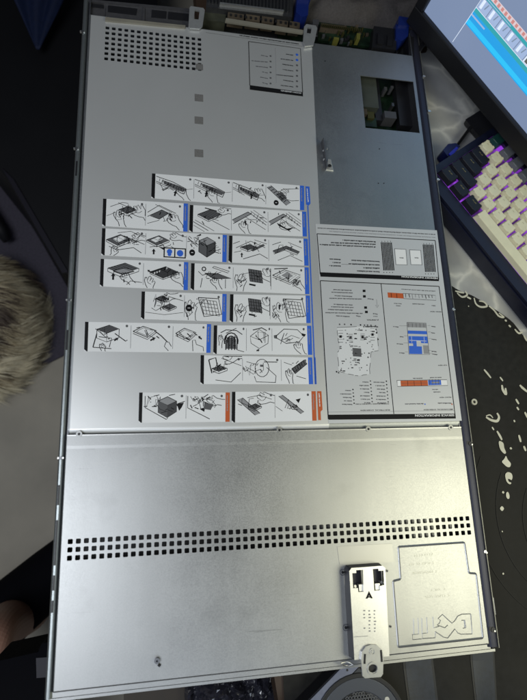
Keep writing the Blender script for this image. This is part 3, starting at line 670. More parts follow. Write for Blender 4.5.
def d_tube(p): p.fill([(.05, .26), (.18, .20), (.62, .72), (.50, .78)], 4); p.line([(.05, .26), (.50, .78)], .8); p.line([(.18, .20), (.62, .72)], .8); p.slab(.32, .40, .34, .30, .05, 3, 4); p.hand(.50, .26, .55, -.9); p.line([(.3, .2), (.6, .12), (.92, .26)], .7)
def d_tube2(p): p.fill([(.10, .16), (.20, .12), (.78, .70), (.70, .76)], 4); p.line([(.10, .16), (.70, .76)], .8); p.line([(.20, .12), (.78, .70)], .8); p.line([(.36, .40), (.46, .60), (.62, .62)], 1.0); p.fill([(.56, .28), (.70, .24), (.64, .40)], 1); p.line([(.02, .5), (.2, .66)], .6)

INKS = [PAPER, INK, WHITE, GREYINK, LGREY, PAPER, mat('dark_grey_ink', (.06, .06, .063), .5, spec=.2), BLUE, ORANGE]
def words(mb, p0, p1, h, z, m, seed=0, dens=.8):
    """row of tiny unreadable print between two photo points"""
    r = random.Random(seed); d_ = p1 - p0; L = d_.length; d_ = d_.normalized(); n_ = Vector((-d_.y, d_.x, 0)); x = 0
    while x < L:
        wl = r.uniform(.0018, .0060)
        k = x
        while k < min(x + wl, L):
            hh = h * r.choice([.8, .9, .9, 1.15, .9]); ww = r.uniform(.00055, .00085)
            a = p0 + d_ * k; mb.add([(*(a.xy), z), (*((a + d_ * ww).xy), z), (*((a + d_ * ww + n_ * hh).xy), z), (*((a + n_ * hh).xy), z)], [[0, 1, 2, 3]], m)
            k += ww + r.uniform(.00014, .00026)
        x += wl + .0009
SZ = FZ + .00025
NSTR = 0
def strip(tl, tr, br, bl, seps, end, panels, end2=None, label=None):
    """printed strip: black bar on the left, white panels, coloured bar at the right end"""
    global NSTR; NSTR += 1
    c = [at(*q) for q in (tl, tr, br, bl)]
    mb = MB(); wpx = tr[0] - tl[0]
    mb.poly([(*p.xy, SZ) for p in (c[3], c[2], c[1], c[0])], 0)
    b1 = 3.3 / wpx; k0 = [bil(c, 0, 0), bil(c, b1, .0), bil(c, b1, 1), bil(c, b1 * .7, 1), bil(c, 0, .93)]
    mb.poly([(*p.xy, SZ + .00008) for p in k0][::-1], 1)
    e0 = 1.0
    if end is not None:
        e0 = 1 - 4.4 / wpx; q = [bil(c, e0, 0), bil(c, 1, 0), bil(c, 1, 1), bil(c, e0, 1)]
        mb.poly([(*p.xy, SZ + .00008) for p in q][::-1], end)
        # tiny print on the coloured bar (reads up the bar)
        a, d_ = bil(c, e0 + 1.3 / wpx, .10), bil(c, e0 + 1.3 / wpx, .62); words(mb, a, d_, .0012, SZ + .00016, 4, NSTR)
    us = [b1] + [(s_ - tl[0]) / wpx for s_ in seps] + [e0]
    for i in range(len(us) - 1):
        pc = [bil(c, us[i], 0), bil(c, us[i + 1], 0), bil(c, us[i + 1], 1), bil(c, us[i], 1)]
        pen = Pen(mb, pc, SZ)
        if i > 0: pen.mb.ribbon([bil(pc, 0, .10), bil(pc, 0, .88)], .0005, 4, SZ + .00006)
        panels[i](pen)
        for q_ in range(1): pen.scribble(random.uniform(.08, .35), random.uniform(.12, .35), .45, .42, 7, NSTR * 31 + i * 7 + q_)
        pen.dot(.90, .12, .045, 3)
    return mb.build('instruction_strip', INKS, film)
R = random.Random(3)
strip((152, 172.7), (304.3, 185.2), (304.5, 209.8), (151.2, 197.5), [192.5, 230.5, 264.5], 7, [d_rail((.55, .48, .45)), d_rail((.35, .42, .5, .2)), d_rail((.60, .35, .5, -.4)), d_diag])
strip((103, 198), (188, 203), (187.5, 231.2), (102, 225.3), [145.3], 7, [d_pull, d_flat])
strip((190, 204.3), (306.5, 211.2), (307.2, 236), (189.3, 231.3), [230.5, 267], 7, [d_hatch, d_lr, d_lr2])
strip((102, 227.6), (227, 234.5), (226.6, 261.7), (101, 254.6), [144.7, 185.6], 7, [d_open, d_inset, d_cube])
strip((229.3, 235), (308, 238.3), (309, 265.3), (228.7, 262), [268.3], 7, [d_mod, d_mod2])
strip((100.6, 258.3), (188.3, 261.7), (187.8, 289.8), (99.6, 285.8), [143], 7, [d_tray, d_tray2])
strip((191.3, 262.7), (309, 267), (309.7, 293.8), (190.7, 289.4), [232.2, 269.9], 7, [d_tool, d_heat, d_tray3])
strip((141.6, 291), (226.8, 293.6), (226.4, 321.4), (140.9, 318.6), [184], 7, [d_mess, d_gridhand])
strip((230.3, 293.8), (310.2, 295.2), (311, 322.8), (229.8, 321.8), [269.7], 7, [d_heat, d_gh2])
strip((84.9, 321.4), (211.2, 323.8), (210.6, 352.5), (83.9, 351), [129.8, 172], 7, [d_lid, d_sock, d_sock2])
strip((214, 325), (311.6, 325.4), (312.6, 354.6), (213.4, 353.6), [245.8, 271.2], 7, [d_fan, d_box, d_oct])
strip((200.8, 354.8), (312.5, 357.2), (313.5, 384), (200.4, 383.8), [241.6, 280.3], 7, [d_drive, d_oval, d_card])
strip((139.2, 392.3), (230, 392.3), (229.8, 421.6), (138.4, 422.6), [185.6], 8, [d_psu, d_psu2])
strip((232.2, 391.6), (316, 391), (317, 420.5), (231.8, 422.4), [274.4], 8, [d_tube, d_tube2])
# coloured tab bars along the right edge of the sheet
tb_ = MB()
def bar(pts, m): tb_.poly([(*at(*q).xy, FZ + .0003) for q in pts][::-1], m)
bar([(305.8, 185.6), (309.8, 186), (310.8, 203), (309, 205), (306.4, 204)], 0); bar([(307.6, 205), (308.7, 205), (316.4, 384), (315.2, 384)], 0)
bar([(314.9, 357.2), (315.9, 357.2), (317.0, 384), (316.0, 384)], 0)
bar([(317.6, 391), (321.8, 391), (322.9, 409.5), (321, 411.5), (321.4, 420), (318.7, 420)], 1)
words(tb_, at(307.0, 188), at(308, 201), .0012, FZ + .0004, 2, 5); words(tb_, at(318.9, 393), at(319.8, 407), .0012, FZ + .0004, 2, 6)
tb_.build('colour_tab', [BLUE, ORANGE, PAPER], film)

# icon legend box
lb = MB()
def pxq(mb, pts, z, m):
    P = [at(*q) for q in pts]
    ar = sum(P[i].x * P[(i + 1) % len(P)].y - P[(i + 1) % len(P)].x * P[i].y for i in range(len(P)))
    if ar < 0: P = P[::-1]
    mb.poly([(*p.xy, z) for p in P], m)
def pxl(mb, pts, wd, z, m): mb.ribbon([at(*q) for q in pts], wd, m, z)
Zi = FZ + .0002
pxl(lb, [(248.8, 40.5), (300.8, 47.6), (303, 91.6)], .0009, Zi, 1); pxl(lb, [(248.8, 40.5), (250, 84.5)], .0009, Zi, 1)
pxq(lb, [(250, 84.3), (303, 91.4), (303.3, 95.6), (250, 88.8)], Zi + .0001, 1)
put_text(lb, 'ICON LEGEND', at(301.5, 91.9), at(281, 89.2), .0019, Zi + .0002, 0)
for i in range(7):
    y = 52.5 + i * 5.3; words(lb, at(293.5, y + 1.4), at(293.5 - (7, 12, 11, 10, 17, 10, 12)[i], y - .2 + (0 if i else .6)), .0013, Zi, 1, 40 + i)
    c = at(297.3, y + 1.3); lb.disc(c, .0015 if i > 1 else .0019, Zi - .0001, Zi + .00005, 7 if i < 2 else 3, 8)
for i in range(6):
    y = 54.5 + i * 5.5; words(lb, at(268, y + .8), at(268 - (7, 16, 12, 6, 7, 5)[i], y - .6), .0013, Zi, 3, 60 + i)
    c = at(270.8, y + .6); lb.disc(c, .0014, Zi - .0001, Zi + .00005, 3, 6)
pxl(lb, [(275.5, 47), (276.5, 82)], .0003, Zi, 4)
pxl(lb, [(206, 31.5), (240, 36.5), (303, 45.4)], .0004, Zi, 3)
words(lb, at(299, 42.6), at(240, 34.0), .0015, Zi, 1, 77); words(lb, at(299, 39.9), at(236, 30.7), .0013, Zi, 1, 78)
lb.build('icon_legend', INKS, film)

# ---- service information label on the right of the rear cover
sl = MB(); LZ2 = RZ + .00055
pxq(sl, [(315.8, 223.2), (437.5, 229.8), (462.5, 420.5), (328.9, 423.2)], LZ2, 0)
l1, l2, l3 = LZ2 + .0001, LZ2 + .00018, LZ2 + .00026
words(sl, at(436, 233.5), at(318, 227), .0014, l1, 3, 90); words(sl, at(436, 236.6), at(330, 230.4), .0011, l1, 4, 91)
# memory box
M1, M2, M3, M4_ = (317.4, 233.2), (435.8, 240), (439.4, 279.2), (320.6, 274)
for a, c in ((M1, M2), (M2, M3), (M1, M4_)): pxl(sl, [a, c], .0010, l1, 1)
pxq(sl, [(320.4, 271.8), (439.1, 276.8), (439.6, 280.8), (320.8, 276.2)], l2, 1)
put_text(sl, 'MEMORY INFORMATION', at(438.3, 277.2), at(402, 275.4), .0021, l3, 2)
def dimms(x0, x1, y0, y1, dx, n_):
    for i in range(n_):
        t = (i + .5) / n_; x = x0 + (x1 - x0) * t; pxl(sl, [(x, y0 + t * .3), (x + dx, y1)], .0013, l1, 1); pxl(sl, [(x + .6, y0 - 1.5 + (i % 2) * 1.4), (x + .7, y0)], .0006, l1, 3)
        if i % 2 == 0:
            c = at(x + dx, y1 + 2); sl.disc(c, .0007, l1 - .0001, l1, 3, 6)
dimms(381, 392.6, 241.8, 270, 2.6, 8); dimms(423, 434.2, 244, 271.5, 2.4, 8)
for (a, b_) in (((395, 248.2), (406.5, 248.8)), ((410, 249.3), (421.3, 249.8))):
    q = [a, b_, (b_[0] + 1.3, 264.6), (a[0] + 1.4, 264.2)]; pxl(sl, q + [q[0]], .0006, l1, 3); pxq(sl, [(a[0] + .5, a[1] + .5), (b_[0] - .5, b_[1] + .5), (b_[0] + .8, 264), (a[0] + 1.9, 263.7)], l1 - .00005, 2)
    words(sl, at(a[0] + 9, 257), at(a[0] + 5, 256.8), .0014, l1, 3, 3)
for i, (a, c) in enumerate((((376, 240.8), (343, 239)), ((376, 243.3), (331, 241.5)), ((376, 246), (320.5, 243.4)), ((380, 260.6), (352, 259.2)), ((380, 264), (349, 262.8)), ((380, 267.2), (364, 266.8)), ((380, 270.8), (357, 269.9)), ((341, 258.5), (330, 258)), ((341, 261.8), (333, 261.4)), ((341, 265), (329.5, 264.6)))):
    words(sl, at(*a), at(*c), .0016, l1, 1, 100 + i)
pxl(sl, [(349, 264), (342, 263.8)], .0004, l1, 3)
# lower box
N1, N2, N3, N4 = (320.6, 280.2), (439.7, 286), (456.2, 418.2), (328.8, 419)
for a, c in ((N1, N2), (N2, N3), (N1, N4)): pxl(sl, [a, c], .0010, l1, 1)
pxq(sl, [(328.6, 414.6), (455.6, 413.4), (456.2, 418.4), (329, 419.6)], l2, 1)
pxl(sl, [(381.5, 283), (394.4, 413.8)], .0009, l1, 1)
pxl(sl, [(328.2, 412), (393.6, 411.2)], .0004, l1, 4); pxl(sl, [(394.6, 411), (455, 410.4)], .0004, l1, 4)
put_text(sl, 'SERVICE INFORMATION', at(454.8, 414), at(415.5, 414.4), .0024, l3, 2)
put_text(sl, 'MECHANICAL OVERVIEW', at(453.6, 408.6), at(424, 409), .0014, l1, 1)
put_text(sl, 'ELECTRICAL OVERVIEW', at(390.5, 409.3), at(360.5, 409.6), .0014, l1, 1)
for y, x0, x1 in ((403, 389.5, 356),): put_text(sl, 'SYSTEM BOARD CONNECTORS', at(x0, y), at(x1, y + .4), .0013, l1, 1)
words(sl, at(452, 402.5), at(438, 402.5), .0012, l1, 3, 130); sl.disc(at(452.6, 404), .0009, l1 - .0001, l1, 8, 8)
words(sl, at(424, 403), at(406, 403.4), .0012, l1, 3, 131); sl.disc(at(425.6, 404), .0009, l1 - .0001, l1, 7, 8)
put_text(sl, 'FRONT VIEW', at(452, 396.5), at(440, 396.7), .0013, l1, 1); put_text(sl, 'TOP VIEW', at(447.8, 364.3), at(438.5, 364.6), .0013, l1, 1); put_text(sl, 'REAR VIEW', at(442, 311), at(430.5, 310.7), .0013, l1, 1)
# rear view drawing
pxq(sl, [(388, 292), (403.5, 293), (404.3, 298.2), (388.5, 297.2)], l1, 8); pxl(sl, [(391.5, 292.5), (392, 297)], .0006, l2, 1); pxl(sl, [(397, 293), (397.5, 297.6)], .0006, l2, 1)
q = [(403.5, 293), (436, 295), (436.6, 300), (404.3, 298.2)]; pxl(sl, q + [q[0]], .0006, l1, 3)
for i in range(9): pxl(sl, [(406 + i * 3.3, 293.4 + i * .2), (406.6 + i * 3.3 + R.uniform(-.5, .5), 296 + i * .2 + R.random() * 2)], .0008, l2, R.choice([1, 3, 3, 4]))
words(sl, at(436, 290.5), at(402, 288.4), .0010, l1, 3, 140); words(sl, at(425, 303.6), at(413, 303), .0011, l1, 3, 141); words(sl, at(402, 303), at(395, 302.6), .0011, l1, 3, 142); words(sl, at(401, 305.2), at(396, 304.9), .0011, l1, 3, 143); words(sl, at(436, 305), at(432, 304.8), .0011, l1, 3, 144)
# top view drawing
pxl(sl, [(407.5, 322), (426.5, 322.6), (430, 354.4), (409.5, 354), (407.5, 322)], .0006, l1, 3)
pxq(sl, [(407.8, 322.4), (426.4, 323), (426.9, 327.4), (408, 326.8)], l1 - .00004, 4)
for i in range(5): pxl(sl, [(409 + i * 3.8, 323), (409.3 + i * 3.8, 327)], .0006, l1, 3)
pxq(sl, [(408.4, 330.2), (427.2, 330.8), (427.6, 334), (408.5, 333.4)], l1, 7)
pxq(sl, [(409, 335.8), (427.9, 336.2), (428.6, 343), (421.8, 342.8), (421.2, 340.5), (417, 340.4), (417.3, 346), (422.3, 346.2), (422.8, 353.8), (409.9, 353.6), (409.5, 345.6), (413.8, 345.6), (413.6, 343.2), (409.3, 343)], l1, 7)
pxq(sl, [(423.6, 345), (428.8, 345.2), (429.5, 353.6), (424.4, 353.5)], l1 - .00004, 4); pxl(sl, [(409.8, 340), (427, 340.8)], .0005, l2, 2); pxl(sl, [(412, 336.2), (412.4, 342.5)], .0004, l2, 2); pxl(sl, [(424.5, 336.6), (425, 342.6)], .0004, l2, 2)
for i, (x0, x1, y) in enumerate(((431.5, 436, 325.5), (432, 435.5, 332), (432.5, 437, 338.5), (433.5, 438, 353.4), (432.5, 437, 350.5), (394, 399, 325.8), (400.5, 404, 335.8), (397.5, 403.5, 343), (400, 405, 352))):
    words(sl, at(x1, y + .5), at(x0, y), .0012, l1, 3, 150 + i)
    if x0 < 410: pxl(sl, [(x1 + .6, y - .3), (408.4, y - .3)], .0003, l1, 3)
    else: pxl(sl, [(x0 - .6, y - .3), (x0 - 3.5, y - .3)], .0003, l1, 3)
# front view drawing
q = [(397.5, 380.2), (447.6, 379.5), (448.4, 385.2), (398, 386.2)]; pxl(sl, q + [q[0]], .0006, l1, 3); pxq(sl, [(397.8, 380.5), (447.4, 379.8), (448.1, 385), (398.2, 385.9)], l1 - .00004, 2)
pxq(sl, [(401, 380.5), (428.2, 380.1), (428.7, 385.5), (401.4, 385.9)], l1, 8)
for x in (408, 414.5, 421.5): pxl(sl, [(x, 380.6), (x + .4, 385.5)], .0004, l2, 1)
pxl(sl, [(401.2, 383.2), (428.4, 382.8)], .0003, l2, 3)
pxq(sl, [(428.6, 380.1), (441.5, 379.9), (442, 384.6), (429, 385)], l1, 7); pxq(sl, [(432, 381.6), (440, 381.4), (440.2, 382.9), (432.3, 383.1)], l2, 4)
for i in range(4): pxl(sl, [(430 + i * 3, 379), (430.3 + i * 3, 384.5)], .0005, l3, 3)
words(sl, at(423, 377.6), at(413.5, 377.7), .0011, l1, 3, 170); words(sl, at(442, 376.8), at(431, 377), .0011, l1, 3, 171); words(sl, at(438.5, 388.8), at(433, 388.9), .0010, l1, 3, 172); words(sl, at(441, 391.3), at(434, 391.4), .0010, l1, 3, 173)
# electrical overview: side notes, system board map, list
words(sl, at(378.5, 326), at(364, 325.8), .0015, l1, 1, 180); put_text(sl, 'JUMPER', at(379, 319.2), at(367, 319), .0013, l1, 1); words(sl, at(378, 315.8), at(374, 315.6), .0010, l1, 3, 182)
for i, (x0, x1, y) in enumerate(((352, 334, 288.7), (353, 332, 291.3), (352.5, 335, 294.8), (362, 330, 297.4), (353, 334, 303.4), (354, 332, 305.9), (353, 329, 308.6), (363, 326, 311.8), (374, 368.5, 297.8), (378, 373.5, 312.6), (350, 337, 315), (361, 357, 315))):
    words(sl, at(x0, y + .8), at(x1, y), .0013, l1, 3, 190 + i)
for x, y in ((364.5, 290.5), (364.8, 296), (366, 307.2), (366.8, 311.6)):
    pxq(sl, [(x - 1.4, y - 1.2), (x + 1.4, y - 1.2), (x + 1.5, y + 1.2), (x - 1.3, y + 1.2)], l1, 1)
pxl(sl, [(377, 299), (377.6, 306)], .0003, l1, 3); pxl(sl, [(375.8, 304.5), (377.6, 307.5), (379.3, 304.5)], .0003, l2, 3)
bo = [(337.5, 327), (376, 325.6), (378, 333), (378.6, 350), (371.5, 351.5), (370, 374), (359, 375.5), (352, 374.5), (339, 371), (338, 352), (340.5, 348), (338.5, 338), (337.5, 327)]
pxq(sl, bo[:-1], l1 - .00006, 5)
q = []
for a, c in zip(bo, bo[1:]):
    for k in range(4): q.append((a[0] + (c[0] - a[0]) * k / 4 + R.uniform(-.4, .4), a[1] + (c[1] - a[1]) * k / 4 + R.uniform(-.4, .4)))
q.append(bo[-1]); 
for i in range(len(q) - 1):
    if i % 3 != 2: pxl(sl, [q[i], q[i + 1]], .0006, l1, 3)
for (x, y, w_, h) in ((341, 336, 5, 12), (373, 334, 4.5, 12), (351, 337, 4.5, 6), (363, 336.5, 4.5, 6)):
    for k in range(5): pxl(sl, [(x - w_ / 2, y - h / 2 + h * k / 4), (x + w_ / 2, y - h / 2 + h * k / 4)], .0006, l1, R.choice([3, 4, 3]))
    pxq(sl, [(x - w_ / 4, y - 1), (x + w_ / 4, y - 1), (x + w_ / 4, y + 1.5), (x - w_ / 4, y + 1.5)], l2, 1)
pxq(sl, [(352.8, 347.6), (361.6, 348.2), (362, 356.6), (353.4, 356)], l1, 3)
for i in range(75):
    x, y = R.uniform(340, 374), R.uniform(328, 372)
    if y > 350 and x > 368: continue
    s_ = R.choice([.4, .6, 1.0, 1.4]); pxq(sl, [(x - s_, y - .5), (x + s_, y - .5), (x + s_, y + .5), (x - s_, y + .5)], l2 + i * 1e-6, R.choice([1, 3, 3, 4]))
for x, y in ((340, 324), (345, 324), (351.5, 324.3), (361, 324.6), (365, 324.8), (368, 324.8), (371.5, 325), (376, 325.5), (376.5, 329), (377, 332.5), (378.5, 339), (369.5, 353), (368.5, 357), (337, 371.5), (339, 372.5), (341.5, 370)):
    c = at(x, y); sl.disc(c, .0010, l1 - .0001, l1 + .00003, R.choice([1, 3]), 8)
words(sl, at(360, 360), at(352.5, 360), .0010, l1, 1, 210); words(sl, at(358, 345.5), at(351, 345.3), .0010, l1, 1, 211)
for col, x0, y0, n_ in ((0, 387.5, 381, 7), (1, 371.5, 380.8, 7), (2, 354, 389.3, 5)):
    for i in range(n_):
        y = y0 + i * 3.45; x = x0 + i * .3; words(sl, at(x - 2.6, y + .7), at(x - 2.6 - R.uniform(5, 11), y + .5), .0012, l1, 3, 220 + col * 10 + i)
        sl.disc(at(x - .6, y), .0009, l1 - .0001, l1 + .00003, R.choice([1, 3]), 6)
LI = list(INKS); LI[0] = PAPER2; LI[5] = mat('pale_print', (.66, .67, .68), .4)
sl.build('service_label', LI, rco)

# ---- bracket standing on the rear cover
bk = MB(); bz = .010
b0, b1_ = at(321.2, 141.5), at(326.0, 169)
d_ = (b1_ - b0).normalized(); nn = Vector((-d_.y, d_.x, 0))
if nn.x < 0: nn = -nn
def up(p, h, s_=0): return Vector((p.x + nn.x * s_, p.y + nn.y * s_, RZ + h))
t0 = b0 + (b1_ - b0) * .0
bk.add([up(b0, 0), up(b1_, 0), up(b1_, bz * .55), up(b0, bz), up(b0, 0, .0012), up(b1_, 0, .0012), up(b1_, bz * .55, .0012), up(b0, bz, .0012)],
       [[0, 1, 2, 3], [7, 6, 5, 4], [3, 2, 6, 7], [1, 5, 6, 2], [0, 3, 7, 4]], 0)
f0 = at(326.2, 169.5); f1 = at(334, 170.5); f2 = at(330.5, 160.5); f3 = at(327.5, 160)
bk.add([(*f0.xy, RZ + .0012), (*f1.xy, RZ + .0012), (*f2.xy, RZ + .0045), (*f3.xy, RZ + .0045), (*f0.xy, RZ), (*f1.xy, RZ), (*f2.xy, RZ), (*f3.xy, RZ)], [[0, 1, 2, 3], [4, 5, 1, 0], [5, 6, 2, 1], [6, 7, 3, 2], [7, 4, 0, 3]], 1)
bko = bk.build('bracket', [STEEL_D, STEEL_L], rco, .0003)
m_ = MB(); c = at(330.2, 164.8, .0038); m_.disc(c, .0022, RZ + .0036, RZ + .0042, 0, 10)
for q in ((324, 149), (327.6, 147.5), (324.6, 158)): m_.disc(at(*q, .006), .0009, RZ + .004, RZ + .0065, 1, 8)
m_.build('bracket_hole', [BLACKP, STEEL_L], rco)
for x, y in ((379, 182.5), (384.5, 182.5), (325.5, 60), (380, 148)):
    c = at(x, y); m_ = MB(); m_.disc(c, .0007, RZ + .0001, RZ + .0004, 0, 8); m_.build('dimple', BLACKM, rco)
# rear hook tabs of the cover
def tab(px, hole):
    P = [at(x, y, .002) for x, y in px]; H = [at(x, y, .002) for x, y in hole]; m_ = MB()
    polyhole(m_, P, [H], T + .002, 0); k = len(P)
    m_.add([(*p.xy, T + .002) for p in P] + [(*p.xy, T - .0005) for p in P], [[i, (i + 1) % k, k + (i + 1) % k, k + i] for i in range(k)], 0)
    k = len(H); m_.add([(*p.xy, T + .002) for p in H] + [(*p.xy, T - .001) for p in H], [[i, (i + 1) % k, k + (i + 1) % k, k + i] for i in range(k)], 0)
    m_.build('cover_tab', mat('tab_steel', (.46, .47, .47), .42, .6, 200, .05), rco)
tab([(189.5, 7.5), (191, 6), (203.5, 8), (204.8, 10), (202.6, 25.5), (199.5, 28.5), (190, 27.8), (188.5, 26)], [(194.8, 9.3), (199.6, 10), (198.6, 19.5), (193.9, 19)])
tab([(304.2, 26.5), (306.5, 24), (315.8, 25.5), (317.3, 28), (315, 39.5), (313.5, 45), (305, 46), (303.2, 41)], [(307.6, 26.8), (311.8, 27.4), (310.8, 33.5), (306.8, 33)])
# cream foam edge strips
cs = MB()
for q in ([(105.5, 17.5), (185.5, 25.8), (185, 28.2), (105, 20.8)], [(226, 18.4), (303.5, 30.6), (303, 34), (225, 22)]):
    P = [at(*r_) for r_ in q]; cs.prism([p.xy[:] for p in P], T - .002, T + .0008)
cs.build('edge_strip', CREAM, rco, .0004)

# ---- side rails with studs
def railp(x0, x1, ya, yb, z1, h, mt, name='side_rail'):
    m_ = MB(); n_ = 7; pr = []
    for i in range(n_ + 1):
        t = i / n_; x = x0 + (x1 - x0) * t; pr.append((x, z1 - (abs(2 * t - 1) ** 3.2) * .0032))
    vs = []; cut = [ya + (yb - ya) * k / 24 for k in range(25)]
    for y in cut:
        for x, z in pr: vs.append((x, y, z))
        vs += [(x1, y, z1 - h), (x0, y, z1 - h)]
    k = n_ + 3
    m_.add(vs, [[j * k + i, j * k + (i + 1) % k, (j + 1) * k + (i + 1) % k, (j + 1) * k + i] for j in range(24) for i in range(k)], 0, False)
    m_.add(vs[:k], [list(range(k))], 0); m_.add(vs[-k:], [list(reversed(range(k)))], 0)
    return m_.build(name, mt, sv)
rr = railp(W + .0002, W + .0135, -.004, .790, T - .0030, .018, RAIL_R)
edge_ = MB(); edge_.box(W + .0135, W + .0143, -.006, .790, T - .020, T - .0055); edge_.build('rail_edge', mat('edge_steel', (.22, .22, .20), .45, .6, 200, .2), rr)
rl = railp(-.0072, -.0008, -.006, .90, T - .0028, .018, RAIL_L)
for x, y in ((82.5, 31.5), (76.3, 148.5), (68.8, 300), (60.6, 458)):
    c = at(x, y, -.002); m_ = MB(); m_.disc(c, .0016, T - .004, T - .0012, 0, 10); m_.box(c.x - .003, c.x + .003, c.y - .0009, c.y + .0009, T - .004, T - .0016, 1); m_.build('rail_stud', [STEEL_D, STEEL_L], rl)
for y0, y1 in ((485, 505), (520, 565), (575, 590), (600, 612), (160, 175), (330, 350)):    # slots in the left rail
    xr = .0; a, c = at(60, y1, -.003), at(60, y0, -.003); m_ = MB(); m_.box(-.0052, -.0036, a.y, c.y, T - .004, T - .0023); m_.build('rail_slot', BLACKP, rl)
for x, y in ((428.7, 111.8), (423.3, 77), (437.5, 180), (452.8, 309.5), (470, 443.8), (484.5, 551.5), (492.5, 629.5)):
    c = at(x, y, -.004); big = y in (443.8, 629.5); m_ = MB(); m_.disc(c, .0016 if not big else .0026, T - .006, T - .0022, 1 if big else 0, 12); m_.disc((c.x + .001, c.y - .001), .0009, T - .0022, T - .0012, 0, 8)
    if big: m_.box(c.x - .0045, c.x, c.y - .0005, c.y + .003, T - .006, T - .0028, 1)
    m_.build('rail_stud', [STEEL_L, BLACKM], rr)
c = at(500.5, 605.5, -.01); m_ = MB(); m_.box(W + .0143, W + .0180, c.y - .0085, c.y + .0085, T - .018, T - .010); m_.build('rail_catch', STEEL_D, rr, .0006)

# ---- things seen through holes, the window and behind the cover edge
ZI = T - .030
pcb = MB(); pcb.box(.25, W - .004, .56, .795, Z0 + D + .005, Z0 + D + .0066); pcb.build('circuit_board', PCB, sv)
c0 = at(361, 73, -.012)
m_ = MB(); a, c = at(358, 106, -.012), at(374.5, 66, -.012); m_.box(a.x, c.x, a.y, c.y, T - .03, T - .012); m_.build('air_shroud', mat('smoked_plastic', (.05, .055, .042), .4, 0, 40, .2), sv, .001)
for x0, x1, y0, y1, z, mt in ((363, 367, 109, 114, -.014, TAN), (368, 374, 112, 118, -.016, GOLD), (365, 376, 118, 126, -.02, PCB), (385, 396, 112, 117.5, -.016, GREYP), (384.5, 387, 87, 90, -.02, GREYP), (391, 393.5, 86, 88, -.02, GREYP), (392, 394, 103, 106, -.02, MID), (414, 416, 88, 95, -.012, MID), (413.5, 415, 98, 104, -.014, MID), (416, 418, 104, 110, -.012, MID), (376, 378, 75, 120, -.022, BLACKP), (400, 410, 80, 125, -.022, BLACKP)):
    a, c = at(x0, y1, z), at(x1, y0, z); m_ = MB(); m_.box(a.x, c.x, a.y, c.y, ZI - .004, T + z); m_.build('board_component', mt, sv, .0008)
# light ribs under the perforation, fans below
for (x0, x1, y) in ((.222, .283, .1268), (.335, .388, .1268), (.335, .388, .1194), (.36, .392, .112), (.405, .412, .119)):
    m_ = MB(); m_.box(x0, x1, y - .003, y + .003, T - .014, T - .004 - .001); m_.build('inner_rib', MID, sv)
m_ = MB(); m_.box(.006, W - .006, .02, .215, T - .030, T - .026); m_.build('inner_tray', BLACKP, sv)

# rear left: dark shield with slots
rz = -.0060
sh = MB()
def hb(mb, pts, z0, z1, m=0):
    P = [at(x, y, z1) for x, y in pts]; mb.prism([p.xy[:] for p in P], T + z0, T + z1, m)
hb(sh, [(88, 1.5), (106, 3.5), (105, 18), (86.5, 16.5)], -.010, rz - .001)
hb(sh, [(106, 3.3), (190, 11.5), (189, 26.5), (105.4, 18.5)], -.010, rz)
hb(sh, [(86.5, -1), (190, 8.5), (190, 11), (86.5, 1.2)], -.010, rz + .002)
hb(sh, [(143.2, 5), (145, 5.3), (144.6, 21), (142.6, 20.8)], -.008, rz + .0015)
sho = sh.build('rear_shield', mat('shield_grey', (.12, .118, .125), .45, .6, 200, .1), sv, .0004)
for q in ([(108.2, 5.2), (137.3, 8.6), (136.2, 15.2), (107.8, 11.8)], [(151.9, 9.6), (166.6, 11.3), (166, 18.6), (151.3, 17.2)], [(168.3, 11.6), (189.5, 14), (189, 21), (167.8, 18.9)], [(91, 3.4), (103.8, 4.8), (103.3, 8), (90.8, 6.6)]):
    m_ = MB(); hb(m_, q, -.006, rz + .0006); m_.build('slot_opening', BLACKP, sho)
# rear middle: heatsink block, connectors, latches
m_ = MB(); hb(m_, [(208, -14), (294, -4), (292, 17), (206, 7)], -.03, -.004)
hs = m_.build('drive_cage', mat('cage_metal', (.12, .12, .125), .4, .8, 200, .1), sv)
for i in range(24):
    x = 209 + i * 3.4; m_ = MB(); P = [at(x, -14 + i * .4, -.004), at(x + 1.3, -13.8 + i * .4, -.004), at(x + .9, 3.5 + i * .42, -.004), at(x - .4, 3.3 + i * .42, -.004)]
    m_.prism([p.xy[:] for p in P], T - .0042, T - .0008); m_.build('cage_rib', MID, hs)
m_ = MB(); hb(m_, [(220, 2.0), (284, 9.8), (283.8, 11.2), (219.8, 3.4)], -.005, .0005); m_.build('cage_edge', STEEL_L, hs)
m_ = MB()
for x0, y0, w_ in ((228, 12, 16), (246, 14, 14), (262, 16, 12), (277, 19.5, 11), (290, 21, 10)):
    hb(m_, [(x0, y0), (x0 + w_, y0 + w_ * .15), (x0 + w_ - .3, y0 + w_ * .15 + 6), (x0 - .3, y0 + 6)], -.02, -.006)
m_.build('connector_row', TAN, sv, .0006)
for i in range(14):
    x = 230 + i * 5; m_ = MB(); hb(m_, [(x, 13.2 + i * .75), (x + 2, 13.5 + i * .75), (x + 1.9, 15.5 + i * .75), (x - .1, 15.2 + i * .75)], -.006, -.0045); m_.build('connector_slot', BLACKP, sv)
m_ = MB(); hb(m_, [(204, 12), (226, 14), (225, 22), (203, 20)], -.03, -.012); m_.build('riser_block', mat('dark_olive_plastic', (.05, .052, .035), .5, 0, 80, .3), sv)
def bluelatch(px, h):
    m_ = MB(); hb(m_, px, -.02, h); return m_.build('blue_latch', BLUEP, sv, .0015)
bluelatch([(297, -2), (309, -1), (308, 15), (302, 17), (296, 12)], .002); bluelatch([(299, -14), (312, -12), (311, -1), (298, -2)], .006)
bluelatch([(396, 24), (409, 26), (408, 36), (402, 41), (396, 38)], -.002); bluelatch([(399, 16), (411, 18), (410, 26), (398, 25)], .001)
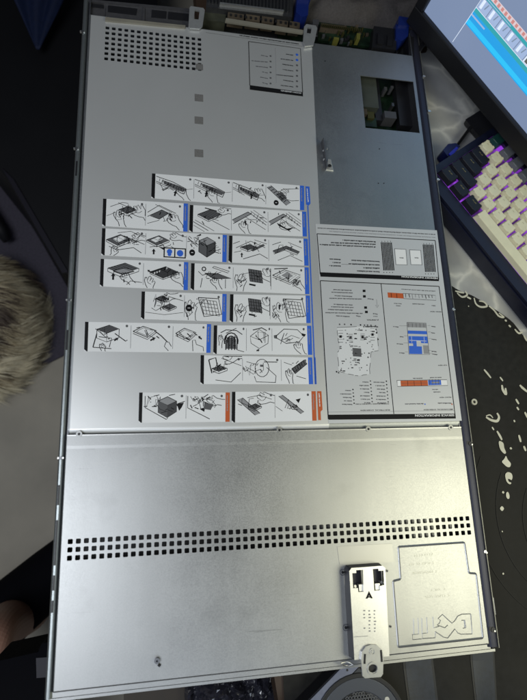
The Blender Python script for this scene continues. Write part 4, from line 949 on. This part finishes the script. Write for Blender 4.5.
m_ = MB(); hb(m_, [(319, 22), (373, 29), (371, 47), (318, 40)], -.022, -.018); hb(m_, [(321, 23), (345, 26), (345, 29), (321, 26)], -.018, -.008, 1)
m_.build('riser_card', [PCB, TAN], sv)
for k in range(26):
    x, y = R.uniform(322, 370), R.uniform(26, 44); s_ = R.uniform(.6, 1.6); m_ = MB(); hb(m_, [(x - s_, y - s_ + .2), (x + s_, y - s_), (x + s_, y + s_), (x - s_, y + s_)], -.018, -.014 + R.uniform(-.002, .003)); m_.build('riser_component', R.choice([GOLD, GOLD, PCB, TAN, GREYP, BLACKP]), sv)
for k in range(22):
    x = 322 + k * 1.9; m_ = MB(); hb(m_, [(x, 23.3 + k * .25), (x + .8, 23.4 + k * .25), (x + .8, 25.4 + k * .25), (x, 25.3 + k * .25)], -.008, -.005); m_.build('riser_pin', GOLD, sv)
for px in ([(357, 33), (360.5, 33.5), (360, 39), (356.6, 38.6)], [(334, 37), (339, 37.6), (339, 39.8), (334, 39)]):
    m_ = MB(); hb(m_, px, -.018, -.007); m_.build('riser_jumper', mat('yellow_plastic', (.13, .125, .025), .5), sv)
m_ = MB(); hb(m_, [(374, 26), (397, 29), (396, 50), (372, 47)], -.03, -.006); hb(m_, [(378, 33), (384, 34), (384, 44), (377.5, 43)], -.006, -.003); hb(m_, [(388, 35), (393, 36), (392, 46), (387, 45)], -.006, -.0035)
m_.build('power_supply_module', BLACKM, sv, .0008)
m_ = MB(); hb(m_, [(313, 19), (319, 19.5), (319, 24), (313, 24)], -.02, -.002); m_.build('thumb_screw', GREYP, sv, .0015)
m_ = MB(); hb(m_, [(408, 36), (414, 37), (414, 56), (409, 55)], -.02, -.003); m_.build('side_catch', BLACKM, sv)
m_ = MB(); hb(m_, [(412, 53), (426, 38), (427, 42), (416, 56)], -.03, -.004); m_.build('rail_flange', BLACKM, sv)
# dark crumpled cloth behind the server
cb = MB(); nx, ny = 70, 46; P0 = at(205, -40, -.012)
x0, x1, y0, y1 = .245, .52, .805, 1.05
vs = []
for j in range(ny + 1):
    for i in range(nx + 1):
        u, v = i / nx, j / ny; x = x0 + (x1 - x0) * u; y = y0 + (y1 - y0) * v + .012 * noise.noise(Vector((u * 6, v * 2, 3)))
        rn = abs(noise.noise(Vector((x * 13 + 2 * v, y * 26 - x * 9, 2)))) * .036 + abs(noise.noise(Vector((x * 40, y * 48, 7)))) * .008
        f = min(1, v * 5) * min(1, (1 - v) * 5) * min(1, u * 9) * min(1, (1 - u) * 9)
        vs.append((x, y, Z0 + D + .002 + f * (.022 + rn)))
cb.add(vs, [[j * (nx + 1) + i, j * (nx + 1) + i + 1, (j + 1) * (nx + 1) + i + 1, (j + 1) * (nx + 1) + i] for j in range(ny) for i in range(nx)], 0, True)
tag(cb.build('crumpled_cloth', mat('dark_cloth', (.07, .062, .06), .8, 0, 400, .2, .3)), 'dark grey-brown crumpled cloth lying behind the server', 'cloth')

# ================================================================== keyboard
ang = math.radians(-54.7); e1 = Vector((math.cos(ang), math.sin(ang), 0)); e2 = Vector((-e1.y, e1.x, 0)); KP = .0203
KO = Vector((.46283, .57616, 0)); KT = T - .010
def kp(u, v, z=0): q = KO + e1 * (u * KP) + e2 * (v * KP); return Vector((q.x, q.y, z))
kb = thing('keyboard', 'keyboard with cream letter keys, black end keys and purple backlight', 'keyboard', kp(8, 2, Z0 + D))
CASE = mat('navy_case', (.004, .006, .022), .45, 0, 60, .1)
m_ = MB(); u0, u1, v0, v1 = -.45, 16.6, -1.35, 5.85
zb, zt = Z0 + D + .001, KT - .0085
m_.prism([kp(u0, v0 - .1).xy[:], kp(u1, v0 - .1).xy[:], kp(u1, v1).xy[:], kp(u0, v1).xy[:]], zb, zt - .004)
for a, c, e, f in ((u0, u1, v0, -.475), (u0, u1, 5.62, v1), (u0, .035, -.475, 5.62), (16.0, u1, -.475, 5.62)):
    m_.prism([kp(a, e).xy[:], kp(c, e).xy[:], kp(c, f).xy[:], kp(a, f).xy[:]], zt - .004, zt + .0015)
m_.build('case', CASE, kb, .0012)
glow = bpy.data.materials.new('purple_backlight'); glow.use_nodes = True; nt = glow.node_tree; b = nt.nodes['Principled BSDF']
b.inputs['Base Color'].default_value = (.05, .02, .09, 1); b.inputs['Emission Color'].default_value = (.42, .07, .95, 1)
tc = nt.nodes.new('ShaderNodeTexCoord'); no = nt.nodes.new('ShaderNodeTexNoise'); no.inputs['Scale'].default_value = 55; mr = nt.nodes.new('ShaderNodeMapRange')
mr.inputs[1].default_value = .42; mr.inputs[2].default_value = .62; mr.inputs[3].default_value = .10; mr.inputs[4].default_value = .65
nt.links.new(tc.outputs['Object'], no.inputs[0]); nt.links.new(no.outputs[0], mr.inputs[0]); nt.links.new(mr.outputs[0], b.inputs['Emission Strength'])
m_ = MB(); m_.prism([kp(.05, -.46).xy[:], kp(15.98, -.46).xy[:], kp(15.98, 5.60).xy[:], kp(.05, 5.60).xy[:]], zt - .0038, zt - .0028); m_.build('backlit_plate', glow, kb)
KC = mat('cream_keycap', (.72, .68, .47), .5, 0, 90, .04); KD = mat('black_keycap', (.005, .006, .011), .5); KG = mat('grey_keycap', (.15, .16, .17), .4); KTl = mat('teal_keycap', (.012, .06, .05), .4)
LEGC = mat('cream_key_legend', (.46, .42, .27), .5); LEGD = mat('black_key_legend', (.20, .17, .07), .5)
def key(u, v, w_, mt, leg, dark=False):
    m_ = MB(); a = w_ / 2; g = .03; top_w = a - .125; zl, zh = zt - .002, KT
    lo = [kp(u - a + g, v - .5 + g, zl), kp(u + a - g, v - .5 + g, zl), kp(u + a - g, v + .5 - g, zl), kp(u - a + g, v + .5 - g, zl)]
    hi = []
    r = .14; tv0, tv1 = v - .5 + .19, v + .5 - .10
    for cx, cy, s0 in ((u - top_w + r, tv0 + r, math.pi), (u + top_w - r, tv0 + r, 1.5 * math.pi), (u + top_w - r, tv1 - r, 0), (u - top_w + r, tv1 - r, .5 * math.pi)):
        for k in range(4): t = s0 + k * math.pi / 6; hi.append(kp(cx + r * math.cos(t), cy + r * math.sin(t), zh))
    vs = lo + hi; fs = [list(range(4, 20))]
    for i in range(4):
        for k in range(3): fs.append([i, 4 + i * 4 + k + 1, 4 + i * 4 + k][::-1])
        fs.append([i, (i + 1) % 4, 4 + ((i + 1) % 4) * 4, 4 + i * 4 + 3])
    m_.add(vs, fs, 0)
    cx, cy = u - top_w * .25, v + .10
    for k in range(2 if dark and w_ > 1.1 else 1):
        m_.ribbon([kp(cx - .10 + k * .2, cy + .02), kp(cx + (.02 if k else -.01) + k * .2, cy + .07), kp(cx + .05 + k * .2, cy + .02)], .0009, 1, zh + .0001)
    m_.build('keycap', [mt, leg], kb, .0007, 2)
for i in range(13): key(.5 + i, 4, 1, KC, LEGC)
key(14, 4, 2, KD, LEGD)
key(.75, 3, 1.5, KD, LEGD, True)
for i in range(12): key(2 + i, 3, 1, KC, LEGC)
key(14.25, 3, 1.5, KD, LEGD)
key(.875, 2, 1.75, KD, LEGD, True)
for i in range(11): key(2.25 + i, 2, 1, KC, LEGC)
key(13.9, 2, 2.25, KD, LEGD)
key(1.125, 1, 2.25, KD, LEGD, True)
for i in range(10): key(2.75 + i, 1, 1, KC, LEGC)
key(13.6, 1, 2.75, KD, LEGD)
for u in (.625, 1.875, 3.125): key(u, 0, 1.25, KD, LEGD, True)
key(6.9, 0, 6.25, KC, KC)
for u in (10.7, 11.95, 13.2): key(u, 0, 1.25, KD, LEGD)
key(.5, 5.15, .95, KTl, KTl)
for i in range(13): key(1.62 + i + .2 * (i // 4), 5.15, .95, KG, LEGD)
for i in range(5): key(15.5, 4 - i, .95, KG, LEGD)

# blue-lit cable plug at the keyboard's left end
cp = thing('cable_plug', 'blue glowing cable plug at the left end of the keyboard', 'cable', at(452, 150, -.03))
BG = mat('blue_glow', (.01, .012, .05), .35, 0, emit=(.015, .03, 1.0), estr=.14)
m_ = MB(); P = [at(443, 150, -.022), at(448, 156.5, -.022), at(460.5, 146.5, -.022), at(456, 143, -.022), at(448, 144, -.022)]; m_.prism([p.xy[:] for p in P], T - .043, T - .022); m_.build('plug', mat('navy_plastic', (.004, .006, .05), .35), cp, .003)
m_ = MB(); P = [at(449, 153.5, -.020), at(452, 156, -.020), at(458.5, 148, -.020), at(456.5, 146.5, -.020)]; m_.prism([p.xy[:] for p in P], T - .022, T - .020); m_.build('lit_insert', BG, cp, .0008)
m_ = MB(); m_.tube([at(456, 147, -.035), at(470, 128, -.038), at(492, 112, -.04), at(530, 95, -.04)], .0022); m_.build('cable', BLACKP, cp)

# ================================================================== monitor
MA = at(423, 12, .03); MBp = at(505, 110, .03); me_ = (MBp - MA); me_.z = 0; me_.normalize(); mn = Vector((-me_.y, me_.x, 0))   # away from the viewer
if (MA - Vector((0, 0, 0))).dot(mn) < 0: mn = -mn
mu = (Vector((0, 0, 1)) * math.cos(.03) + mn * math.sin(.03)).normalized(); mfr = me_.cross(mu)   # points to viewer side?
if mfr.dot(mn) > 0: mfr = -mfr
def mp_(s_, t, d_=0): return MA + me_ * s_ + mu * t + mfr * d_
mo = thing('monitor', 'computer monitor with thick black bezel showing a web page', 'monitor', (*(MA + me_ * .25 + mn * .05).xy, Z0 + D))
SW, SH = .52, .30
def slabm(mb, s0, s1, t0, t1, d0, d1, m=0):
    vs = [mp_(s, t, d_) for d_ in (d0, d1) for s, t in ((s0, t0), (s1, t0), (s1, t1), (s0, t1))]
    mb.add(vs, [[4, 5, 6, 7], [3, 2, 1, 0], [0, 1, 5, 4], [1, 2, 6, 5], [2, 3, 7, 6], [3, 0, 4, 7]], m)
m_ = MB(); slabm(m_, -.014, SW + .014, -.026, 0, -.03, .004); slabm(m_, -.014, SW + .014, SH, SH + .014, -.03, .004); slabm(m_, -.014, 0, 0, SH, -.03, .004); slabm(m_, SW, SW + .014, 0, SH, -.03, .004); slabm(m_, 0, SW, 0, SH, -.03, -.003)
m_.build('bezel', mat('matt_black_plastic', (.006, .006, .008), .5), mo, .0015)
m_ = MB(); slabm(m_, .12, .40, .03, .25, -.07, -.031); m_.build('back_housing', BLACKP, mo, .008)
m_ = MB(); c = MA + me_ * .26 - mfr * .055
m_.prism([(c + me_ * a + mn * b_).xy[:] for a, b_ in ((-.03, -.01), (.03, -.01), (.03, .01), (-.03, .01))], Z0 + D + .012, Z0 + .18); m_.build('stand_neck', BLACKP, mo, .003)
m_ = MB(); m_.prism([(c + me_ * a + mn * b_).xy[:] for a, b_ in ((-.12, -.045), (.12, -.045), (.12, .09), (-.12, .09))], Z0 + D + .001, Z0 + D + .011); m_.build('stand_foot', BLACKP, mo, .004)
def em(col, k=1.0, n=None): return mat('screen_' + (n or 'pixel'), (.01, .01, .01), .3, 0, emit=col, estr=k)
SC = [em((.22, .29, .45), .92, 'grey_blue'), em((.02, .36, .80), 1.0, 'blue'), em((.03, .55, .95), 1.0, 'bright_blue'), em((.04, .42, .48), .9, 'teal'), em((.75, .85, 1.0), 1.0, 'white'), em((.38, .50, .75), .95, 'pale_blue'), em((.72, .30, .28), .85, 'red'), em((.80, .66, .70), .9, 'pink'), em((.16, .17, .15), .7, 'dark_photo'), em((.22, .30, .42), .9, 'grey_band'), em((.045, .05, .055), .8, 'dark')]
s_ = MB()
def sq(a, c, e, f, m, lv=0, sk=0):
    z = -.0028 + .0002 * lv; s_.add([mp_(a, e, z), mp_(c, e, z), mp_(c + sk, f, z), mp_(a + sk, f, z)], [[0, 1, 2, 3]], m)
sq(0, SW, 0, SH, 0); sq(.0585, .0592, .003, .070, 4, 1)
sq(.0593, SW, .0325, .0505, 1, 1); sq(.0593, SW, .0340, .0400, 2, 2); sq(.0594, .0850, .0455, .0475, 5, 3); sq(.0594, SW, .0515, .0525, 9, 1)
sq(.0593, SW, .0506, .0560, 3, 2); sq(.0593, SW, .0560, .0568, 4, 3)
x = .0600
for k in range(24):
    sq(x, x + .0165, .0570, .0705, 5 if k < 5 else 4, 2); 
    if k < 5: sq(x + .002, x + .006, .059, .0700, 4, 3); sq(x + .009, x + .0105, .062, .0695, 9, 3, .002)
    else: sq(x + .002, x + .007, .058, .069, 8, 3); sq(x + .008, x + .013, .060, .070, 8, 4); sq(x + .0045, x + .0105, .0635, .0665, 10, 5)
    x += .0178
sq(.0593, SW, .0708, .0745, 3, 1); sq(.066, .110, .0722, .0732, 5, 2)
x = .067
sq(.0640, SW, .0750, .0810, 7, 1)
for k in range(60): sq(x, x + .0038, .0756 + (k % 2) * .0005, .0800, 6, 2); x += .0066
sq(.0700, SW, .084, .16, 0, 1)
for k in range(8): sq(.24, .24 + R.uniform(.08, .2), .10 + k * .02, .108 + k * .02, 5 if k % 2 else 9, 2)
sq(.0593, SW, .20, .26, 3, 1)
s_.build('screen', SC, mo)

# ================================================================== power supply at the bottom
pu = thing('power_supply', 'black and steel box with round mesh fan grille below the latch', 'computer part', at(358, 700, -.03))
PZ = T - .024; C0 = at(351.5, 656, -.024); ea = (at(291, 718, -.024) - C0).normalized(); eb = Vector((-ea.y, ea.x, 0))
if (at(392, 700, -.024) - C0).dot(eb) < 0: eb = -eb
S = .125
def pq(a, c): q = C0 + ea * a + eb * c; return (q.x, q.y)
m_ = MB(); m_.prism([pq(0, 0), pq(S, 0), pq(S, S), pq(0, S)], Z0 + D + .001, PZ - .001); m_.build('body', BLACKM, pu, .0015)
GS = mat('painted_steel', (.17, .185, .25), .42, .4, 200, .06)
m_ = MB(); m_.prism([pq(.001, .001), pq(S - .001, .001), pq(S - .001, .0125), pq(.001, .0125)], PZ - .001, PZ + .0006); m_.build('steel_strip', GS, pu, .0004)
m_ = MB(); m_.prism([pq(.001, .0135), pq(.010, .0135), pq(.010, S - .001), pq(.001, S - .001)], PZ - .001, PZ + .0002); m_.build('side_strip', mat('dark_grey_plastic', (.035, .037, .045), .4), pu, .0004)
fc_ = at(361, 728, -.024); fc_ = (fc_.x, fc_.y)
m_ = MB(); m_.ring(fc_, .0330, .0455, PZ - .001, PZ + .0012, 0, 48); m_.build('fan_ring', mat('ring_grey', (.075, .082, .10), .42, .4), pu, .0006)
m_ = MB(); m_.ring(fc_, .0455, .0500, PZ - .001, PZ + .002, 0, 48); m_.build('fan_rim', BLACKP, pu, .0006)
mg = MB(); nh = 19
for i in range(-nh, nh + 1):
    for j in range(-nh, nh + 1):
        x = (i + .5 * (j % 2)) * .0032; y = j * .0028; r = math.hypot(x, y)
        if r > .0315: continue
        zz = PZ + .006 * (1 - (r / .033) ** 2); mg.ring((fc_[0] + x, fc_[1] + y), .00115, .0019, zz - .0008, zz, 0, 6)
mg.build('mesh_grille', mat('grille_metal', (.18, .185, .20), .35, .8), pu)
m_ = MB(); m_.disc(fc_, .0325, PZ - .001, PZ - .0002, 0, 32); m_.build('grille_backing', BLACKP, pu)
for a, c in ((.012, .0065), (.016, S - .012), (S - .012, .0065)):
    q = pq(a, c); m_ = MB(); m_.disc(q, .0011, PZ, PZ + .0010, 0, 10); m_.build('screw_hole', BLACKP, pu)
q = at(386.5, 699, -.024); m_ = MB(); m_.disc(q, .0026, PZ, PZ + .0016, 0, 14); m_.build('screw', STEEL_L, pu)

# crinkled plastic bag
bgm = mat('shiny_plastic_film', (.025, .025, .035), .12, 0, 60, .5, 0, coat=.6, spec=.8)
m_ = MB(); nx = 46; vs = []; c = at(254, 700, -.10)
for j in range(nx + 1):
    for i in range(nx + 1):
        u, v = i / nx * 2 - 1, j / nx * 2 - 1; r = min(1, math.hypot(u, v)); k = math.hypot(u, v) or 1
        m1 = max(abs(u), abs(v)) / k; x, y = u * m1 * .075, v * m1 * .075
        h = (1 - (m1 * k) ** 2) * .045 + .022 * abs(noise.noise(Vector((x * 60, y * 60, 1)))) + .010 * noise.noise(Vector((x * 150, y * 150, 5)))
        vs.append((c.x + x, c.y + y, T - .145 + h))
m_.add(vs, [[j * (nx + 1) + i, j * (nx + 1) + i + 1, (j + 1) * (nx + 1) + i + 1, (j + 1) * (nx + 1) + i] for j in range(nx) for i in range(nx)])
tag(m_.build('plastic_bag', bgm), 'shiny crinkled dark plastic bag below the middle of the server front', 'bag')
st_ = thing('stool', 'dark brown wooden stool under the server front edge', 'stool', (*at(230, 705, -.20).xy, 0))
a = at(236, 712, -.15)
m_ = MB(); m_.box(a.x - .13, a.x + .09, a.y - .16, a.y + .10, T - .175, T - .148); m_.build('seat', mat('dark_stool_wood', (.030, .022, .015), .6, 0, 20, .3, stretch=(1, .1, 1)), st_, .003)
for dx, dy in ((-.115, -.14), (.07, -.14), (-.115, .08), (.07, .08)):
    m_ = MB(); m_.box(a.x + dx - .012, a.x + dx + .012, a.y + dy - .012, a.y + dy + .012, 0, T - .175); m_.build('leg', WOOD, st_)

# ================================================================== left side: cabinet, mat, chair leg, fur, blue cloth, person
F = -Z0 + .0
def fl(x, y, h=0): return at(x, y, h - Z0)
mt_ = MB(); P = [fl(x, y, .01) for x, y in ((-60, 120), (66, 120), (90, 330), (64, 355), (30, 372), (0, 392), (-60, 425))]
mt_.prism([p.xy[:] for p in P], .001, .010)
tag(mt_.build('floor_mat', mat('violet_grey_fabric', (.075, .067, .09), .85, 0, 200, .2, .3), None, .002), 'violet-grey mat on the floor beneath the fur throw', 'mat')
cab = thing('cabinet', 'large black cabinet in the dark at the upper left', 'cabinet', (*fl(0, 120).xy, 0))
hC = .22
P = [at(x, y, hC - Z0) for x, y in ((-160, -30), (10, 183), (24, 206), (62, 272), (74, 276), (150, 220), (160, -60), (40, -160))]
m_ = MB(); m_.prism([p.xy[:] for p in P], .012, hC); m_.build('body', mat('black_lacquer', (.006, .006, .007), .6, 0, 10, .1), cab, .006)
m_ = MB(); P = [at(x, y, hC + .004 - Z0) for x, y in ((2, 168), (14, 180), (68, 272), (62, 273))]; m_.prism([p.xy[:] for p in P], hC + .001, hC + .005); m_.build('edge_trim', mat('dark_violet_trim', (.02, .018, .026), .5), cab)
m_ = MB(); m_.tube([fl(-22, 196, .05), fl(2, 232, .05), fl(7, 241, .045)], [.016, .015, .010], 0, 14)
tag(m_.build('rubber_bar', mat('black_rubber', (.008, .008, .01), .6)), 'rounded black bar end lying on the violet-grey mat by the left edge', 'bar')
# blue cloth hanging over the cabinet
m_ = MB(); nx, ny = 24, 30; vs = []
L0, L1, BT = at(0, -30, .30 - Z0), at(76, -30, .30 - Z0), at(38, 50, .25 - Z0)
for j in range(ny + 1):
    v = j / ny; a = L0.lerp(Vector((BT.x - .004, BT.y, BT.z)), v ** 1.1); c = L1.lerp(Vector((BT.x + .004, BT.y, BT.z)), v ** 1.6)
    for i in range(nx + 1):
        u = i / nx; q = a.lerp(c, u); vs.append((q.x, q.y, q.z + .010 * math.sin(u * 15 + v * 3) * (1 - v)))
m_.add(vs, [[j * (nx + 1) + i, j * (nx + 1) + i + 1, (j + 1) * (nx + 1) + i + 1, (j + 1) * (nx + 1) + i] for j in range(ny) for i in range(nx)], 0, True)
o = m_.build('blue_cloth', mat('blue_fabric', (.003, .011, .048), .7, 0, 100, .15)); so = o.modifiers.new('s', 'SOLIDIFY'); so.thickness = .004
tag(o, 'blurry blue cloth hanging in the dark at the upper left corner', 'cloth')

# fur throw: mound with many strands
fu = thing('fur_throw', 'shaggy cream and brown fur throw on the mat at the left edge', 'throw', (*fl(-20, 330).xy, .01))
hF = .17; cF = at(-22, 318, hF * .6 - Z0); RX, RY = .112, .142
m_ = MB(); nu, nv = 40, 16; vs = []
for j in range(nv + 1):
    ph = math.pi / 2 * j / nv
    for i in range(nu): t = 2 * math.pi * i / nu; vs.append((cF.x + RX * math.cos(t) * math.sin(ph), cF.y + RY * math.sin(t) * math.sin(ph), .01 + hF * math.cos(ph)))
m_.add(vs, [[j * nu + i, (j + 1) * nu + i, (j + 1) * nu + (i + 1) % nu, j * nu + (i + 1) % nu] for j in range(nv) for i in range(nu)], 0, True)
m_.build('backing', mat('brown_hide', (.06, .045, .030), .9, 0, 50, .3), fu)
fr = MB(); rf = random.Random(11)
for k in range(15000):
    t = rf.uniform(-2.2, 1.9); ph = math.acos(1 - rf.random() ** .8 * .98); n_ = Vector((math.cos(t) * math.sin(ph) / RX, math.sin(t) * math.sin(ph) / RY, math.cos(ph) / hF)).normalized()
    p = Vector((cF.x + RX * math.cos(t) * math.sin(ph), cF.y + RY * math.sin(t) * math.sin(ph), .01 + hF * math.cos(ph)))
    cn = noise.noise(Vector((p.x * 22, p.y * 22, p.z * 22))); cn2 = noise.noise(Vector((p.x * 60 + 9, p.y * 60, p.z * 60)))
    flow = Vector((1.0, .25 + .9 * cn, -.35)); flow = (flow - n_ * flow.dot(n_)).normalized(); side = n_.cross(flow)
    L = rf.uniform(.040, .078) * (1 + .5 * cn2); q = p.copy(); pts = [q.copy()]; d_ = (n_ * .55 + flow * 1.0 + side * (cn2 * 1.1 + rf.uniform(-.15, .15))).normalized()
    for i in range(4):
        q = q + d_ * L / 4; d_ = (d_ + flow * .25 - Vector((0, 0, 1)) * .22 + side * cn * .4).normalized(); pts.append(q.copy())
    for r_ in pts: r_.z = max(r_.z, .012)
    wd = rf.uniform(.0011, .0022)
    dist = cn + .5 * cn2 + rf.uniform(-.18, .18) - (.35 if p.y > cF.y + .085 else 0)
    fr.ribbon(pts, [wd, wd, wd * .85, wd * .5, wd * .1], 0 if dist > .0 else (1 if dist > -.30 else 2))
fr.build('fur', [mat('cream_fur', (.86, .77, .54), .6), mat('sand_fur', (.58, .48, .30), .6), mat('brown_fur', (.12, .085, .06), .6)], fu)

# person: bare rounded knee above dark shorts (body is one continuous surface)
SKIN = bpy.data.materials.new('skin'); SKIN.use_nodes = True; b = SKIN.node_tree.nodes['Principled BSDF']; b.inputs['Base Color'].default_value = (.42, .23, .16, 1); b.inputs['Roughness'].default_value = .5; b.inputs['Subsurface Weight'].default_value = .1; b.inputs['Subsurface Scale'].default_value = .01
kn = at(-12, 642, -.33)
joints = [(kn + Vector((-.10, -.44, .02)), .085), (kn + Vector((-.07, -.30, .01)), .066), (kn + Vector((-.03, -.15, .0)), .050), (kn + Vector((-.006, -.04, .0)), .034), (kn + Vector((0, .0, -.004)), .032), (kn + Vector((0, .004, -.05)), .032), (kn + Vector((-.012, -.01, -.16)), .038), (kn + Vector((-.01, -.03, -.30)), .034)]
ank = Vector((kn.x - .012, kn.y - .04, .075)); joints += [(ank, .030), (ank + Vector((-.03, .01, -.04)), .030), (ank + Vector((-.10, .03, -.05)), .026), (ank + Vector((-.16, .04, -.055)), .018)]
pm = bpy.data.meshes.new('person'); pm.from_pydata([tuple(j[0]) for j in joints], [(i, i + 1) for i in range(len(joints) - 1)], []); po = bpy.data.objects.new('person', pm); link(po)
po.modifiers.new('skin', 'SKIN'); ss = po.modifiers.new('sub', 'SUBSURF'); ss.levels = 3; ss.render_levels = 3
for v, j in zip(pm.skin_vertices[0].data, joints): v.radius = (j[1], j[1])
pm.skin_vertices[0].data[0].use_root = True
pm.materials.append(SKIN)
tag(po, 'person seated at the lower left, only a bare rounded knee showing above dark shorts', 'person')
ORIG['person'] = Vector((0, 0, 0))
SHORT = mat('black_cotton', (.0025, .0025, .004), .9, 0, 300, .2, .3, spec=.1)
m_ = MB(); a = kn + Vector((-.006, -.044, 0)); m_.tube([a, kn + Vector((-.022, -.10, 0)), kn + Vector((-.03, -.15, .0)), kn + Vector((-.07, -.30, .01)), kn + Vector((-.10, -.46, .02))], [.050, .054, .064, .082, .104], 0, 28)
m_.build('shorts', SHORT, po)
# dark chair seat edge behind the knee and the dark bag beside the server's corner
m_ = MB(); m_.tube([at(-30, 650, -.55), at(8, 612, -.55), at(52, 575, -.55), at(110, 528, -.55)], [.060, .055, .052, .046], 0, 16)
tag(m_.build('chair_base_arm', SHORT), 'thick black chair base arm running from behind the knee under the server', 'chair base')
bb = thing('black_case', 'black case with a violet-grey patch at the server front left corner', 'case', at(30, 690, -.16))
P = [at(x, y, -.12) for x, y in ((38, 652), (42, 643), (62, 641), (66, 730), (-10, 740), (-10, 663), (25, 655))]
m_ = MB(); m_.prism([p.xy[:] for p in P], T - .20, T - .12); m_.build('body', SHORT, bb, .003)
P = [at(x, y, -.119) for x, y in ((36, 658), (50, 657), (50, 677), (36.5, 678))]
m_ = MB(); m_.prism([p.xy[:] for p in P], T - .12, T - .1188); m_.build('patch', mat('violet_patch', (.009, .008, .015), .6), bb)
